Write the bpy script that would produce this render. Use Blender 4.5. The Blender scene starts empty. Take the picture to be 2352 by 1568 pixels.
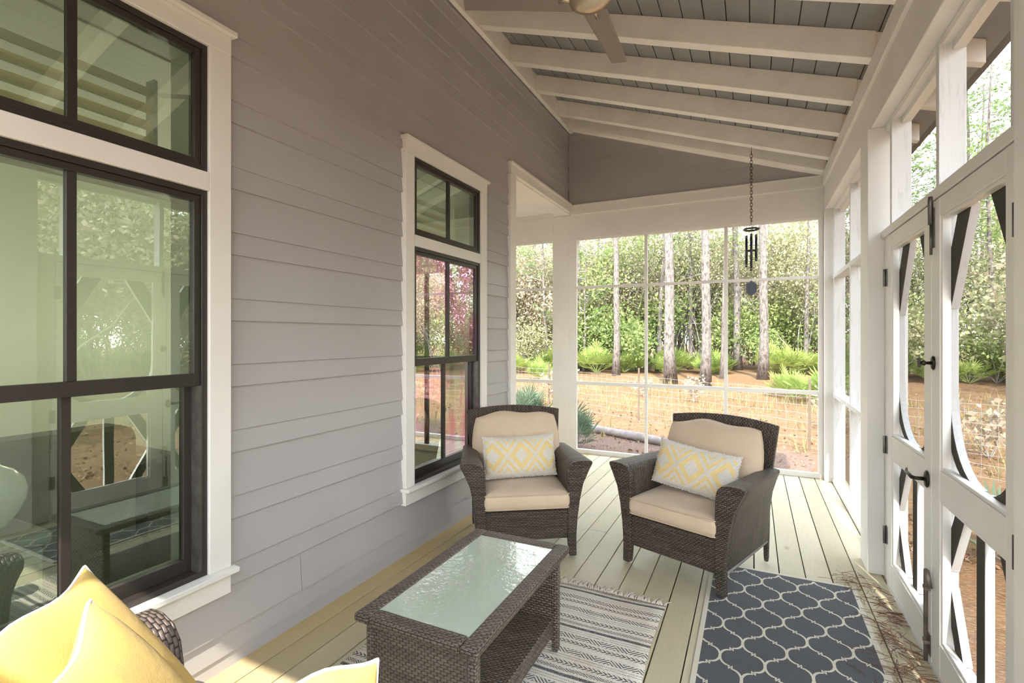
import bpy, bmesh, math, random
from math import sin, cos, pi, radians as rad
from mathutils import Vector, Matrix, Euler
random.seed(7)
sc = bpy.context.scene
COL = sc.collection
GZ = -0.5                      # outside ground level, deck top is z = 0

# ------------------------------------------------------------------ mesh helpers
class MB:
    def __init__(s): s.v = []; s.f = []; s.uv = []; s.sm = []
    def face(s, pts, uv=None, sm=False):
        b = len(s.v); s.v.extend([tuple(p) for p in pts]); s.f.append(tuple(range(b, b + len(pts)))); s.uv.append(uv); s.sm.append(sm); return s
    def box(s, x0, x1, y0, y1, z0, z1, M=None):
        if x0 > x1: x0, x1 = x1, x0
        if y0 > y1: y0, y1 = y1, y0
        if z0 > z1: z0, z1 = z1, z0
        c = [(x0,y0,z0),(x1,y0,z0),(x1,y1,z0),(x0,y1,z0),(x0,y0,z1),(x1,y0,z1),(x1,y1,z1),(x0,y1,z1)]
        s.hexa(c, M); return s
    def hexa(s, c, M=None):
        if M is not None: c = [tuple(M @ Vector(p)) for p in c]
        b = len(s.v); s.v.extend(c)
        for q in ((0,3,2,1),(4,5,6,7),(0,1,5,4),(1,2,6,5),(2,3,7,6),(3,0,4,7)):
            s.f.append(tuple(b + i for i in q)); s.uv.append(None); s.sm.append(False)
        return s
    def loft(s, loops, closed=True, caps=True, sm=True, ring=False):
        # loops: list of equal-length point lists; uv = perimeter length, path length
        n = len(loops[0]); b = len(s.v)
        for L in loops: s.v.extend([tuple(p) for p in L])
        per = [0.0]
        for i in range(n if closed else n - 1):
            per.append(per[-1] + (Vector(loops[0][(i+1) % n]) - Vector(loops[0][i])).length)
        mid = len(loops) // 2
        per2 = [0.0]
        for i in range(n if closed else n - 1):
            per2.append(per2[-1] + (Vector(loops[mid][(i+1) % n]) - Vector(loops[mid][i])).length)
        per = per2 if per2[-1] > per[-1] else per
        d = 0.0; m = len(loops)
        for k in range(m if ring else m - 1):
            k2 = (k + 1) % m
            a0 = sum((Vector(p) for p in loops[k]), Vector()) / n; a1 = sum((Vector(p) for p in loops[k2]), Vector()) / n
            dl = (a1 - a0).length
            for i in range(n if closed else n - 1):
                j = (i + 1) % n
                s.f.append((b+k*n+i, b+k*n+j, b+k2*n+j, b+k2*n+i)); s.sm.append(sm)
                s.uv.append([(per[i], d), (per[i+1], d), (per[i+1], d+dl), (per[i], d+dl)])
            d += dl
        if caps and closed and not ring:
            s.f.append(tuple(b + i for i in range(n))[::-1]); s.uv.append(None); s.sm.append(False)
            s.f.append(tuple(b + (m-1)*n + i for i in range(n))); s.uv.append(None); s.sm.append(False)
        return s
    def tube(s, pts, r, n=8, ring=False, caps=True):
        pts = [Vector(p) for p in pts]; m = len(pts); loops = []
        up = Vector((0,0,1)); prev = None
        for k in range(m):
            if ring: t = pts[(k+1) % m] - pts[k-1]
            else: t = pts[min(k+1, m-1)] - pts[max(k-1, 0)]
            if t.length < 1e-9: t = Vector((0,0,1))
            t.normalize()
            if prev is None:
                a = up if abs(t.dot(up)) < .9 else Vector((1,0,0)); u = t.cross(a).normalized()
            else:
                u = prev - t * prev.dot(t)
                u = u.normalized() if u.length > 1e-6 else t.orthogonal().normalized()
            prev = u; w = t.cross(u); rr = r[k] if isinstance(r, (list, tuple)) else r
            loops.append([pts[k] + (u*cos(2*pi*i/n) + w*sin(2*pi*i/n)) * rr for i in range(n)])
        return s.loft(loops, True, caps, True, ring)
    def lathe(s, prof, c=(0,0,0), n=24):
        loops = [[(c[0]+r*cos(2*pi*i/n), c[1]+r*sin(2*pi*i/n), c[2]+z) for i in range(n)] for r, z in prof]
        return s.loft(loops, True, True, True)
    def prism(s, poly, ax, a0, a1):
        # poly in the two other axes, extruded along ax from a0 to a1
        def P(p, a):
            return {'x': (a, p[0], p[1]), 'y': (p[0], a, p[1]), 'z': (p[0], p[1], a)}[ax]
        n = len(poly); A = [P(p, a0) for p in poly]; B = [P(p, a1) for p in poly]
        b = len(s.v); s.v.extend(A + B)
        s.f.append(tuple(b+i for i in range(n))[::-1]); s.f.append(tuple(b+n+i for i in range(n)))
        for i in range(n): s.f.append((b+i, b+(i+1) % n, b+n+(i+1) % n, b+n+i))
        for _ in range(n+2): s.uv.append(None); s.sm.append(False)
        return s
    def merge(s, o, M=None):
        b = len(s.v); s.v.extend(o.v if M is None else [tuple(M @ Vector(p)) for p in o.v])
        s.f.extend([tuple(b+i for i in f) for f in o.f]); s.uv.extend(o.uv); s.sm.extend(o.sm); return s
    def mesh(s, name, mat):
        me = bpy.data.meshes.new(name); me.from_pydata(s.v, [], s.f); me.update()
        uvl = me.uv_layers.new(name='UVMap'); V = me.vertices; data = uvl.data
        flat = [0.0] * (2 * len(me.loops))
        for p, uv in zip(me.polygons, s.uv):
            if uv is None:
                nx, ny, nz = abs(p.normal.x), abs(p.normal.y), abs(p.normal.z)
                for li in p.loop_indices:
                    c = V[me.loops[li].vertex_index].co
                    u = (c.y, c.z) if nx >= ny and nx >= nz else ((c.x, c.z) if ny >= nz else (c.x, c.y))
                    flat[2*li], flat[2*li+1] = u
            else:
                for k, li in enumerate(p.loop_indices): flat[2*li], flat[2*li+1] = uv[k]
        data.foreach_set('uv', flat); me.polygons.foreach_set('use_smooth', s.sm)
        me.materials.append(mat); return me
    def build(s, name, mat, parent=None, bevel=0, recalc=True, subsurf=0):
        me = s.mesh(name, mat)
        if recalc:
            bm = bmesh.new(); bm.from_mesh(me); bmesh.ops.recalc_face_normals(bm, faces=bm.faces); bm.to_mesh(me); bm.free()
        o = bpy.data.objects.new(name, me); COL.objects.link(o)
        if parent: o.parent = parent
        if name in ('branches', 'needles', 'leaves', 'fronds', 'stalks', 'stems'): o['kind'] = 'stuff'
        if bevel:
            m = o.modifiers.new('b', 'BEVEL'); m.width = bevel; m.segments = 2; m.limit_method = 'ANGLE'; m.angle_limit = rad(40)
        if subsurf:
            m = o.modifiers.new('s', 'SUBSURF'); m.levels = subsurf; m.render_levels = subsurf
        return o

def B(x0, x1, y0, y1, z0, z1): return MB().box(x0, x1, y0, y1, z0, z1)
def tag(o, label=None, cat=None, group=None, kind=None):
    if label: o['label'] = label
    if cat: o['category'] = cat
    if group: o['group'] = group
    if kind: o['kind'] = kind
    return o
def empty(name, loc=(0,0,0), rz=0, label=None, cat=None, group=None, kind=None):
    o = bpy.data.objects.new(name, None); COL.objects.link(o); o.empty_display_size = .05
    o.location = loc; o.rotation_euler = (0, 0, rz); return tag(o, label, cat, group, kind)
def struct(o): o['kind'] = 'structure'; return o
def copy_tree(o, parent=None):
    c = o.copy(); COL.objects.link(c); c.parent = parent
    for ch in [x for x in bpy.data.objects if x.parent == o]: copy_tree(ch, c)
    return c

# ------------------------------------------------------------------ materials
def newmat(name):
    m = bpy.data.materials.new(name); m.use_nodes = True; nt = m.node_tree; nt.nodes.clear()
    out = nt.nodes.new('ShaderNodeOutputMaterial'); return m, nt, out
class N:
    def __init__(s, nt): s.nt = nt
    def n(s, t, **k):
        x = s.nt.nodes.new('ShaderNode' + t)
        for a, b in k.items():
            if a.startswith('i_'): x.inputs[a[2:].replace('_', ' ')].default_value = b
            else: setattr(x, a, b)
        return x
    def l(s, a, b): s.nt.links.new(a, b)
    def setin(s, x, i, v):
        if isinstance(v, (int, float)): x.inputs[i].default_value = v
        elif isinstance(v, (tuple, list)): x.inputs[i].default_value = v
        else: s.l(v, x.inputs[i])
    def math(s, op, a, b=0, c=0):
        x = s.n('Math', operation=op); s.setin(x, 0, a); s.setin(x, 1, b)
        if op in ('MULTIPLY_ADD', 'SMOOTH_MIN', 'COMPARE', 'WRAP'): s.setin(x, 2, c)
        return x.outputs[0]
    def mix(s, f, a, b, blend='MIX'):
        x = s.n('MixRGB', blend_type=blend); s.setin(x, 0, f); s.setin(x, 1, a); s.setin(x, 2, b); return x.outputs[0]
    def ramp(s, f, stops):
        x = s.n('ValToRGB'); e = x.color_ramp.elements
        while len(e) < len(stops): e.new(.5)
        for k, (p, c) in enumerate(stops):
            e[k].position = p; e[k].color = (c, c, c, 1) if isinstance(c, (int, float)) else (*c, 1)
        s.l(f, x.inputs[0]); return x.outputs[0]
    def coord(s, kind='Object', scale=(1,1,1), rot=(0,0,0), loc=(0,0,0)):
        t = s.n('TexCoord'); m = s.n('Mapping'); s.l(t.outputs[kind], m.inputs[0])
        m.inputs['Scale'].default_value = scale; m.inputs['Rotation'].default_value = rot; m.inputs['Location'].default_value = loc
        return m.outputs[0]
    def noise(s, vec, scale=5, detail=3, rough=.5, dist=0):
        x = s.n('TexNoise'); s.l(vec, x.inputs['Vector']); x.inputs['Scale'].default_value = scale
        x.inputs['Detail'].default_value = detail; x.inputs['Roughness'].default_value = rough; x.inputs['Distortion'].default_value = dist
        return x.outputs[0]
    def bump(s, h, strength=.3, dist=.01):
        x = s.n('Bump'); x.inputs['Strength'].default_value = strength; x.inputs['Distance'].default_value = dist
        s.l(h, x.inputs['Height']); return x.outputs[0]
    def sep(s, vec):
        x = s.n('SeparateXYZ'); s.l(vec, x.inputs[0]); return x.outputs
def c4(c): return (*c, 1) if len(c) == 3 else c
def principled(k, base, rough=.5, normal=None, spec=.5, metal=0, **kw):
    p = k.n('BsdfPrincipled'); k.setin(p, 'Base Color', c4(base) if isinstance(base, tuple) else base)
    k.setin(p, 'Roughness', rough); p.inputs['Specular IOR Level'].default_value = spec; p.inputs['Metallic'].default_value = metal
    if normal is not None: k.l(normal, p.inputs['Normal'])
    for a, b in kw.items(): k.setin(p, a.replace('_', ' '), b)
    return p
def simple(name, base, rough=.5, var=.08, scale=6, bumpst=0, spec=.5, metal=0, bscale=None, **kw):
    m, nt, out = newmat(name); k = N(nt); v = k.coord()
    nz = k.noise(v, scale, 3); f = k.ramp(nz, [(.3, 1 - var), (.7, 1 + var * .3)])
    col = k.mix(1.0, c4(base), f, 'MULTIPLY')
    nrm = None
    if bumpst: nrm = k.bump(k.noise(v, bscale or scale * 8, 4), bumpst, .004)
    p = principled(k, col, rough, nrm, spec, metal, **kw); k.l(p.outputs[0], out.inputs[0]); return m

M = {}
M['trim'] = simple('white_trim_paint', (.76, .735, .69), .45, .05, 3, .15)
M['soffit'] = simple('white_painted_wood', (.80, .77, .72), .5, .06, 4, .3, bscale=30)
def wood_white():
    m, nt, out = newmat('weathered_white_wood'); k = N(nt)
    v = k.coord(scale=(22, 22, 1.6)); a = k.noise(v, 3, 6, .65, .6)
    w = k.coord(scale=(1, 1, 1)); b = k.noise(w, 7, 3)
    f = k.ramp(a, [(.30, 0), (.47, 1)]); g = k.ramp(b, [(.35, .55), (.6, 1)])
    fac = k.math('MAXIMUM', f, g)
    col = k.mix(fac, (.42, .41, .39, 1), (.66, .655, .64, 1))
    p = principled(k, col, .55, k.bump(a, .25, .003)); k.l(p.outputs[0], out.inputs[0]); return m
M['stud'] = wood_white()
M['rafter'] = simple('white_rough_sawn_rafter', (.90, .86, .79), .6, .08, 5, .5, bscale=45)
def siding():
    m, nt, out = newmat('grey_lap_siding'); k = N(nt)
    v = k.coord(scale=(1, 1.2, 40)); a = k.noise(v, 4, 5, .6); b = k.noise(k.coord(), 1.3, 2)
    f = k.ramp(b, [(.3, .94), (.7, 1.03)])
    col = k.mix(1, (.41, .39, .386, 1), f, 'MULTIPLY')
    p = principled(k, col, .42, k.bump(a, .12, .002)); k.l(p.outputs[0], out.inputs[0]); return m
M['siding'] = siding()
M['gable'] = M['siding']
def ceilmat():
    m, nt, out = newmat('grey_ceiling_boards'); k = N(nt)
    a = k.noise(k.coord(scale=(8, 1, 8)), 6, 5, .6); b = k.noise(k.coord(), 2, 3)
    col = k.mix(k.ramp(b, [(.35, 0), (.65, 1)]), (.25, .25, .245, 1), (.31, .305, .295, 1))
    p = principled(k, col, .65, k.bump(a, .5, .006)); k.l(p.outputs[0], out.inputs[0]); return m
M['ceil'] = ceilmat()
def deck():
    m, nt, out = newmat('pale_pine_deck_boards'); k = N(nt)
    t = k.n('TexCoord'); sx, sy, sz = k.sep(t.outputs['Object'])
    bid = k.math('FLOOR', k.math('DIVIDE', k.math('ADD', sx, 2.095), .14))
    wn = k.n('TexWhiteNoise', noise_dimensions='1D'); k.l(bid, wn.inputs['W']); rnd = wn.outputs['Value']
    cv = k.n('CombineXYZ'); k.l(k.math('MULTIPLY', sx, 9), cv.inputs[0]); k.l(k.math('MULTIPLY', sy, .8), cv.inputs[1]); k.l(k.math('MULTIPLY', rnd, 37), cv.inputs[2])
    g = k.noise(cv.outputs[0], 1.6, 4, .5, 1.1)
    rings = k.math('FRACT', k.math('MULTIPLY', g, 9))
    rr = k.ramp(rings, [(0, .0), (.12, .55), (.5, 1), (.9, .9), (1, 0)])
    fine = k.noise(k.coord(scale=(60, 2.5, 1)), 3, 4, .6)
    dirt = k.noise(k.coord(), 2.2, 4, .6)
    # boards by the house wall are fresher and yellower, as in the place itself
    fresh = k.ramp(k.math('MULTIPLY_ADD', sx, .55, 1.38), [(.25, 1), (.50, 0)])
    wash = k.mix(rnd, (.50, .44, .29, 1), (.59, .53, .375, 1))
    ylw = k.mix(rnd, (.47, .33, .14, 1), (.54, .405, .20, 1))
    base = k.mix(fresh, wash, ylw)
    base = k.mix(k.math('MULTIPLY', k.math('SUBTRACT', 1, rr), .24), base, (.36, .30, .17, 1))
    base = k.mix(k.math('MULTIPLY', k.ramp(fine, [(.4, 1), (.62, 0)]), .16), base, (.42, .37, .24, 1))
    base = k.mix(k.math('MULTIPLY', k.ramp(dirt, [(.52, 0), (.75, 1)]), .35), base, (.40, .38, .27, 1))
    vo = k.n('TexVoronoi', feature='F1'); cc = k.n('CombineXYZ')
    k.l(k.math('MULTIPLY', sx, 3.6), cc.inputs[0]); k.l(k.math('MULTIPLY', sy, 1.5), cc.inputs[1]); k.l(cc.outputs[0], vo.inputs['Vector']); vo.inputs['Scale'].default_value = 1.0
    knot = k.ramp(vo.outputs['Distance'], [(.025, 1), (.05, .5), (.075, 0)])
    base = k.mix(k.math('MULTIPLY', knot, .65), base, (.20, .14, .08, 1))
    p = principled(k, base, .55, k.bump(fine, .2, .002), .35); k.l(p.outputs[0], out.inputs[0]); return m
M['deck'] = deck()
M['bronze'] = simple('dark_bronze_window_frame', (.030, .024, .021), .35, .1, 5)
M['blackmetal'] = simple('aged_black_hardware', (.035, .027, .022), .4, .2, 20, metal=.6)
M['nickelhw'] = simple('tarnished_hinge_metal', (.16, .15, .14), .4, .3, 20, metal=.7)
M['rustrod'] = simple('weathered_cane_bolt_metal', (.23, .19, .15), .5, .4, 30, metal=.5)
M['roomwall'] = simple('cream_interior_wall', (.70, .76, .66), .6, .04, 2)
M['jamb'] = simple('interior_white_jamb', (.78, .78, .70), .5, .04, 3)
M['roomfloor'] = simple('brown_interior_floor', (.16, .10, .06), .35, .3, 5)
M['louver'] = simple('cream_shutter_paint', (.90, .80, .56), .4, .03, 3)
M['black'] = simple('black_gap_shade', (.02, .02, .02), .8)
def glass(name, tint, refl, pink=False):
    m, nt, out = newmat(name); k = N(nt)
    t = k.n('BsdfTransparent'); t.inputs[0].default_value = c4(tint)
    g = k.n('BsdfGlossy'); g.inputs['Roughness'].default_value = .006; g.inputs[0].default_value = (.9, 1, .92, 1)
    wv = k.noise(k.coord(), 2.2, 2); k.l(k.bump(wv, .05, .01), g.inputs['Normal'])
    if pink:
        pn = k.noise(k.coord(scale=(1, 1, .6)), 3.2, 3, .6, .8)
        k.l(k.mix(k.ramp(pn, [(.40, 0), (.60, 1)]), (.9, 1, .92, 1), (1, .42, .78, 1)), g.inputs[0])
    fr = k.n('Fresnel'); fr.inputs[0].default_value = 1.5
    fac = k.math('MINIMUM', k.math('MULTIPLY_ADD', fr.outputs[0], refl, .10), .9)
    x = k.n('MixShader'); k.l(fac, x.inputs[0]); k.l(t.outputs[0], x.inputs[1]); k.l(g.outputs[0], x.inputs[2])
    k.l(x.outputs[0], out.inputs[0]); return m
M['glass'] = glass('green_tinted_window_glass', (.74, .89, .81), 3.6)
M['glasspink'] = glass('window_glass_with_pink_iridescent_coating', (.80, .82, .80), 4.2, True)
def screenmat(name, kc):
    # woven insect screen: the round wires cover more of the view the flatter one looks along the cloth
    m, nt, out = newmat(name); k = N(nt)
    geo = k.n('NewGeometry'); dt = k.n('VectorMath', operation='DOT_PRODUCT'); k.l(geo.outputs['Normal'], dt.inputs[0]); k.l(geo.outputs['Incoming'], dt.inputs[1])
    c = k.math('MAXIMUM', k.math('ABSOLUTE', dt.outputs['Value']), .01)
    cov = k.math('MINIMUM', k.math('DIVIDE', kc, c), 1)
    op = k.math('SUBTRACT', 1, k.math('MULTIPLY', k.math('SUBTRACT', 1, cov), .94))
    t = k.n('BsdfTransparent'); d = k.n('BsdfDiffuse'); d.inputs[0].default_value = (.10, .09, .075, 1)
    x = k.n('MixShader'); k.l(op, x.inputs[0]); k.l(t.outputs[0], x.inputs[1]); k.l(d.outputs[0], x.inputs[2]); k.l(x.outputs[0], out.inputs[0]); return m
M['screen'] = screenmat('charcoal_insect_screen', .10)
M['screenfar'] = screenmat('fine_insect_screen', .045)
M['brace'] = simple('screen_covered_brace_face', (.075, .070, .062), .7, .3, 12)
def wicker(name, c0, c1, rw=.020, rh=.0085, rough=.38):
    m, nt, out = newmat(name); k = N(nt)
    t = k.n('TexCoord'); sx, sy, sz = k.sep(t.outputs['UV'])
    row = k.math('FLOOR', k.math('DIVIDE', sy, rh)); off = k.math('MULTIPLY', k.math('FLOORED_MODULO', row, 2), .5)
    fx = k.math('FRACT', k.math('ADD', k.math('DIVIDE', sx, rw), off)); fy = k.math('FRACT', k.math('DIVIDE', sy, rh))
    hx = k.math('SINE', k.math('MULTIPLY', fx, pi)); hy = k.math('SINE', k.math('MULTIPLY', fy, pi))
    h = k.math('MULTIPLY', k.math('POWER', hx, .7), k.math('POWER', hy, .6))
    wn = k.n('TexWhiteNoise', noise_dimensions='2D'); cc = k.n('CombineXYZ'); k.l(row, cc.inputs[0])
    k.l(k.math('FLOOR', k.math('DIVIDE', sx, .12)), cc.inputs[1]); k.l(cc.outputs[0], wn.inputs['Vector'])
    col = k.mix(wn.outputs['Value'], c4(c0), c4(c1)); col = k.mix(k.ramp(h, [(.1, 1), (.55, 0)]), col, (.012, .009, .007, 1))
    p = principled(k, col, rough, k.bump(h, 1.0, .0045), .5); k.l(p.outputs[0], out.inputs[0]); return m
M['wicker'] = wicker('dark_brown_resin_wicker', (.062, .045, .034), (.115, .083, .064), .024, .0105)
M['wickertab'] = wicker('weathered_brown_resin_wicker', (.105, .078, .060), (.17, .13, .105), .026, .011)
M['wickersofa'] = wicker('grey_brown_resin_wicker', (.13, .095, .085), (.22, .17, .155), .034, .013)
M['wrap'] = simple('grey_wrapped_stretcher', (.24, .235, .22), .45, .2, 60, .5)
def fabric(name, c, rough=.9, st=.35, sc_=260):
    m, nt, out = newmat(name); k = N(nt); v = k.coord()
    a = k.noise(v, sc_, 2); b = k.noise(v, 5, 3); f = k.ramp(b, [(.3, .93), (.7, 1.03)])
    g = k.ramp(a, [(.3, .93), (.7, 1.05)])
    col = k.mix(1, k.mix(1, c4(c), f, 'MULTIPLY'), g, 'MULTIPLY')
    wr = k.noise(v, 9, 3, .5, .4); h = k.math('ADD', k.math('MULTIPLY', a, .12), wr)
    p = principled(k, col, rough, k.bump(h, st, .008), .2, Sheen_Weight=.15); k.l(p.outputs[0], out.inputs[0]); return m
M['tan'] = fabric('tan_outdoor_fabric', (.60, .475, .345))
M['piping_tan'] = fabric('tan_piping', (.52, .40, .28))
M['yellow'] = fabric('yellow_cotton_fabric', (.62, .42, .12), .85, .6, 300)
M['piping_white'] = fabric('white_piping_cord', (.80, .77, .72), .8, .2)
M['sofacush'] = fabric('beige_sofa_cushion', (.50, .42, .37))
M['insofa'] = fabric('grey_green_upholstery', (.20, .19, .145), .95, .5, 180)
M['intable'] = simple('grey_painted_side_table', (.38, .37, .30), .5, .05)
M['ceramic'] = simple('white_ceramic', (.78, .76, .68), .25, .03)
M['shade'] = simple('linen_lamp_shade', (.78, .72, .60), .8, .03)
def lumbar():
    m, nt, out = newmat('woven_yellow_and_cream_diamonds'); k = N(nt)
    t = k.n('TexCoord'); u, v, _ = k.sep(t.outputs['UV'])
    W, H = .20, .235
    a = k.math('ABSOLUTE', k.math('SUBTRACT', k.math('FRACT', k.math('DIVIDE', u, W)), .5))
    b = k.math('ABSOLUTE', k.math('SUBTRACT', k.math('FRACT', k.math('DIVIDE', v, H)), .5))
    d = k.math('ADD', a, b)                       # 0 centre of diamond, .5 on its edge, 1 far corner
    line = k.math('LESS_THAN', k.math('ABSOLUTE', k.math('SUBTRACT', d, .5)), .065)
    core = k.math('LESS_THAN', d, .31); hole = k.math('LESS_THAN', k.math('ABSOLUTE', k.math('SUBTRACT', d, .15)), .035); out2 = k.math('GREATER_THAN', d, .76)
    w = k.math('MAXIMUM', k.math('MAXIMUM', line, k.math('SUBTRACT', core, hole)), out2)
    edge = k.math('GREATER_THAN', k.math('ABSOLUTE', v), .112); edge2 = k.math('GREATER_THAN', k.math('ABSOLUTE', u), .245)
    w = k.math('MAXIMUM', w, k.math('MAXIMUM', edge, edge2))
    rows = k.math('SINE', k.math('MULTIPLY', v, 2*pi/.0085)); cols = k.math('SINE', k.math('MULTIPLY', k.math('ADD', u, k.math('MULTIPLY', v, .6)), 2*pi/.0095))
    kn = k.math('MULTIPLY_ADD', k.math('MULTIPLY', rows, cols), .5, .5); rw = k.math('MULTIPLY_ADD', rows, .5, .5)
    yel = k.mix(k.ramp(rw, [(.1, 1), (.7, 0)]), (.83, .66, .33, 1), (.66, .50, .22, 1))
    whi = k.mix(k.ramp(kn, [(.1, 1), (.6, 0)]), (.82, .79, .72, 1), (.60, .54, .42, 1))
    col = k.mix(w, yel, whi)
    h = k.math('ADD', k.math('MULTIPLY', rw, .4), k.math('MULTIPLY', w, k.math('ADD', .4, kn)))
    p = principled(k, col, .9, k.bump(h, .8, .004), .15); k.l(p.outputs[0], out.inputs[0]); return m
M['lumbar'] = lumbar()
def stripes():
    m, nt, out = newmat('cream_rug_with_charcoal_stripe_bands'); k = N(nt)
    t = k.n('TexCoord'); sx, sy, sz = k.sep(t.outputs['Object'])
    wob = k.noise(k.coord(), 4, 2); yy = k.math('ADD', sy, k.math('MULTIPLY_ADD', wob, .022, -.011))
    PER = .352
    y = k.math('MULTIPLY', k.math('FRACT', k.math('DIVIDE', yy, PER)), PER)
    def band(c, h): return k.math('LESS_THAN', k.math('ABSOLUTE', k.math('SUBTRACT', y, c)), h)
    def loc(c): return k.math('SUBTRACT', y, c)
    fine = k.math('GREATER_THAN', k.math('SINE', k.math('MULTIPLY', sx, 2*pi/.0075)), -.2)
    # chevron band
    def chev(c, h, w, th, reps):
        tri = k.math('MULTIPLY', k.math('ABSOLUTE', k.math('SUBTRACT', k.math('FRACT', k.math('DIVIDE', sx, w)), .5)), 2)
        q = k.math('FRACT', k.math('ADD', k.math('MULTIPLY', tri, reps), k.math('DIVIDE', loc(c), h)))
        return k.math('MULTIPLY', band(c, h), k.math('LESS_THAN', q, th))
    def arrows(c, h, w):
        q = k.math('FRACT', k.math('ADD', k.math('DIVIDE', sx, w), k.math('MULTIPLY', k.math('ABSOLUTE', k.math('DIVIDE', loc(c), h)), .9)))
        return k.math('MULTIPLY', band(c, h), k.math('LESS_THAN', q, .5))
    parts = [chev(.312, .018, .13, .45, 3.5), k.math('MULTIPLY', band(.278, .0022), fine), k.math('MULTIPLY', band(.262, .0018), fine),
             arrows(.228, .014, .022), chev(.186, .011, .045, .5, 1.6), k.math('MULTIPLY', band(.150, .011), k.math('MAXIMUM', fine, band(.150, .008))),
             k.math('MULTIPLY', band(.124, .002), fine), k.math('MULTIPLY', band(.108, .002), fine), chev(.074, .018, .13, .45, 3.5), arrows(.028, .013, .022)]
    w = parts[0]
    for q in parts[1:]: w = k.math('MAXIMUM', w, q)
    spk = k.noise(k.coord(), 300, 1); w = k.math('MULTIPLY', w, k.ramp(spk, [(.38, .55), (.46, 1)]))
    st = k.noise(k.coord(), 3, 3); base = k.mix(k.ramp(st, [(.4, 0), (.7, 1)]), (.74, .69, .60, 1), (.68, .58, .46, 1))
    col = k.mix(k.math('MULTIPLY', w, .97), base, (.075, .075, .085, 1))
    wv = k.math('MULTIPLY', k.math('SINE', k.math('MULTIPLY', sx, 900)), k.math('SINE', k.math('MULTIPLY', sy, 900)))
    p = principled(k, col, .95, k.bump(k.math('ADD', wv, k.math('MULTIPLY', k.noise(k.coord(), 9, 2), 4)), .35, .003), .1); k.l(p.outputs[0], out.inputs[0]); return m
M['stripes'] = stripes()
M['fringe'] = fabric('cream_rug_fringe', (.62, .55, .47), .95, .2)
M['rugblue'] = fabric('slate_flatweave', (.070, .073, .080), .95, .4, 400)
M['rugcream'] = fabric('cream_flatweave', (.60, .55, .44), .95, .4, 400)
def tabglass():
    m, nt, out = newmat('rippled_frosted_table_glass'); k = N(nt); v = k.coord()
    rip = k.math('SINE', k.math('MULTIPLY', k.sep(k.coord(rot=(0, 0, .5)))[1], 620)); nz = k.noise(v, 26, 3, .6); nz2 = k.noise(v, 70, 2)
    h = k.math('ADD', k.math('MULTIPLY', nz, 1.0), k.math('MULTIPLY', nz2, .35))
    col = k.mix(k.ramp(k.noise(v, 3, 3), [(.35, 0), (.65, 1)]), (.44, .51, .40, 1), (.50, .57, .47, 1))
    col = k.mix(k.math('MULTIPLY_ADD', rip, .04, .05), col, (.25, .32, .26, 1))
    p = principled(k, col, .05, k.bump(h, .5, .006), .8, Coat_Weight=.5); p.inputs['Coat Roughness'].default_value = .03
    k.l(p.outputs[0], out.inputs[0]); return m
M['tabglass'] = tabglass()
M['fan'] = simple('brushed_taupe_fan_blade', (.235, .195, .175), .42, .06, 3)
M['fanmetal'] = simple('brushed_nickel_fan_motor', (.52, .44, .33), .28, .1, 30, metal=.9)
M['chime'] = simple('black_anodised_chime_tube', (.018, .020, .026), .3, .1)
M['chimewood'] = simple('black_wooden_chime_ring', (.03, .028, .026), .45, .1)
M['chimecord'] = simple('grey_chime_cord', (.30, .30, .28), .7)
M['silver'] = simple('silver_band', (.65, .65, .66), .3, 0, metal=.8)
M['chain'] = simple('bronze_chain', (.10, .072, .045), .4, .2, 40, metal=.7)
M['sail'] = simple('navy_chime_sail', (.022, .030, .055), .4, .05)
# outdoors
def groundmat():
    m, nt, out = newmat('pine_straw_forest_floor'); k = N(nt); v = k.coord()
    a = k.noise(v, .35, 4, .6); b = k.noise(v, 4, 5, .7); c = k.noise(k.coord(scale=(1, 2.2, 1)), 22, 4, .75)
    col = k.mix(k.ramp(a, [(.38, 0), (.62, 1)]), (.225, .115, .050, 1), (.26, .165, .085, 1))
    col = k.mix(k.ramp(b, [(.40, .8), (.60, 0)]), col, (.15, .085, .05, 1))
    col = k.mix(k.ramp(c, [(.50, 0), (.66, .75)]), col, (.36, .27, .18, 1))
    col = k.mix(k.ramp(c, [(.30, .85), (.42, 0)]), col, (.085, .05, .035, 1))
    t = k.n('TexCoord'); sx, sy, sz = k.sep(t.outputs['Object'])
    ny = k.math('ADD', sy, k.math('MULTIPLY', k.noise(v, .9, 3), 1.5))
    near = k.math('MULTIPLY', k.ramp(k.math('DIVIDE', ny, 12), [(.84, 1), (.92, 0)]), k.ramp(k.math('MULTIPLY_ADD', sx, .2, .5), [(.66, 1), (.8, 0)]))     # mulch bed around the house
    mul = k.mix(k.ramp(c, [(.38, 1), (.60, 0)]), (.28, .21, .19, 1), (.10, .065, .055, 1))
    col = k.mix(k.math('MULTIPLY', near, .65), col, mul)
    p = principled(k, col, .95, k.bump(k.math('ADD', c, b), .8, .05), .1); k.l(p.outputs[0], out.inputs[0]); return m
M['ground'] = groundmat()
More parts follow.
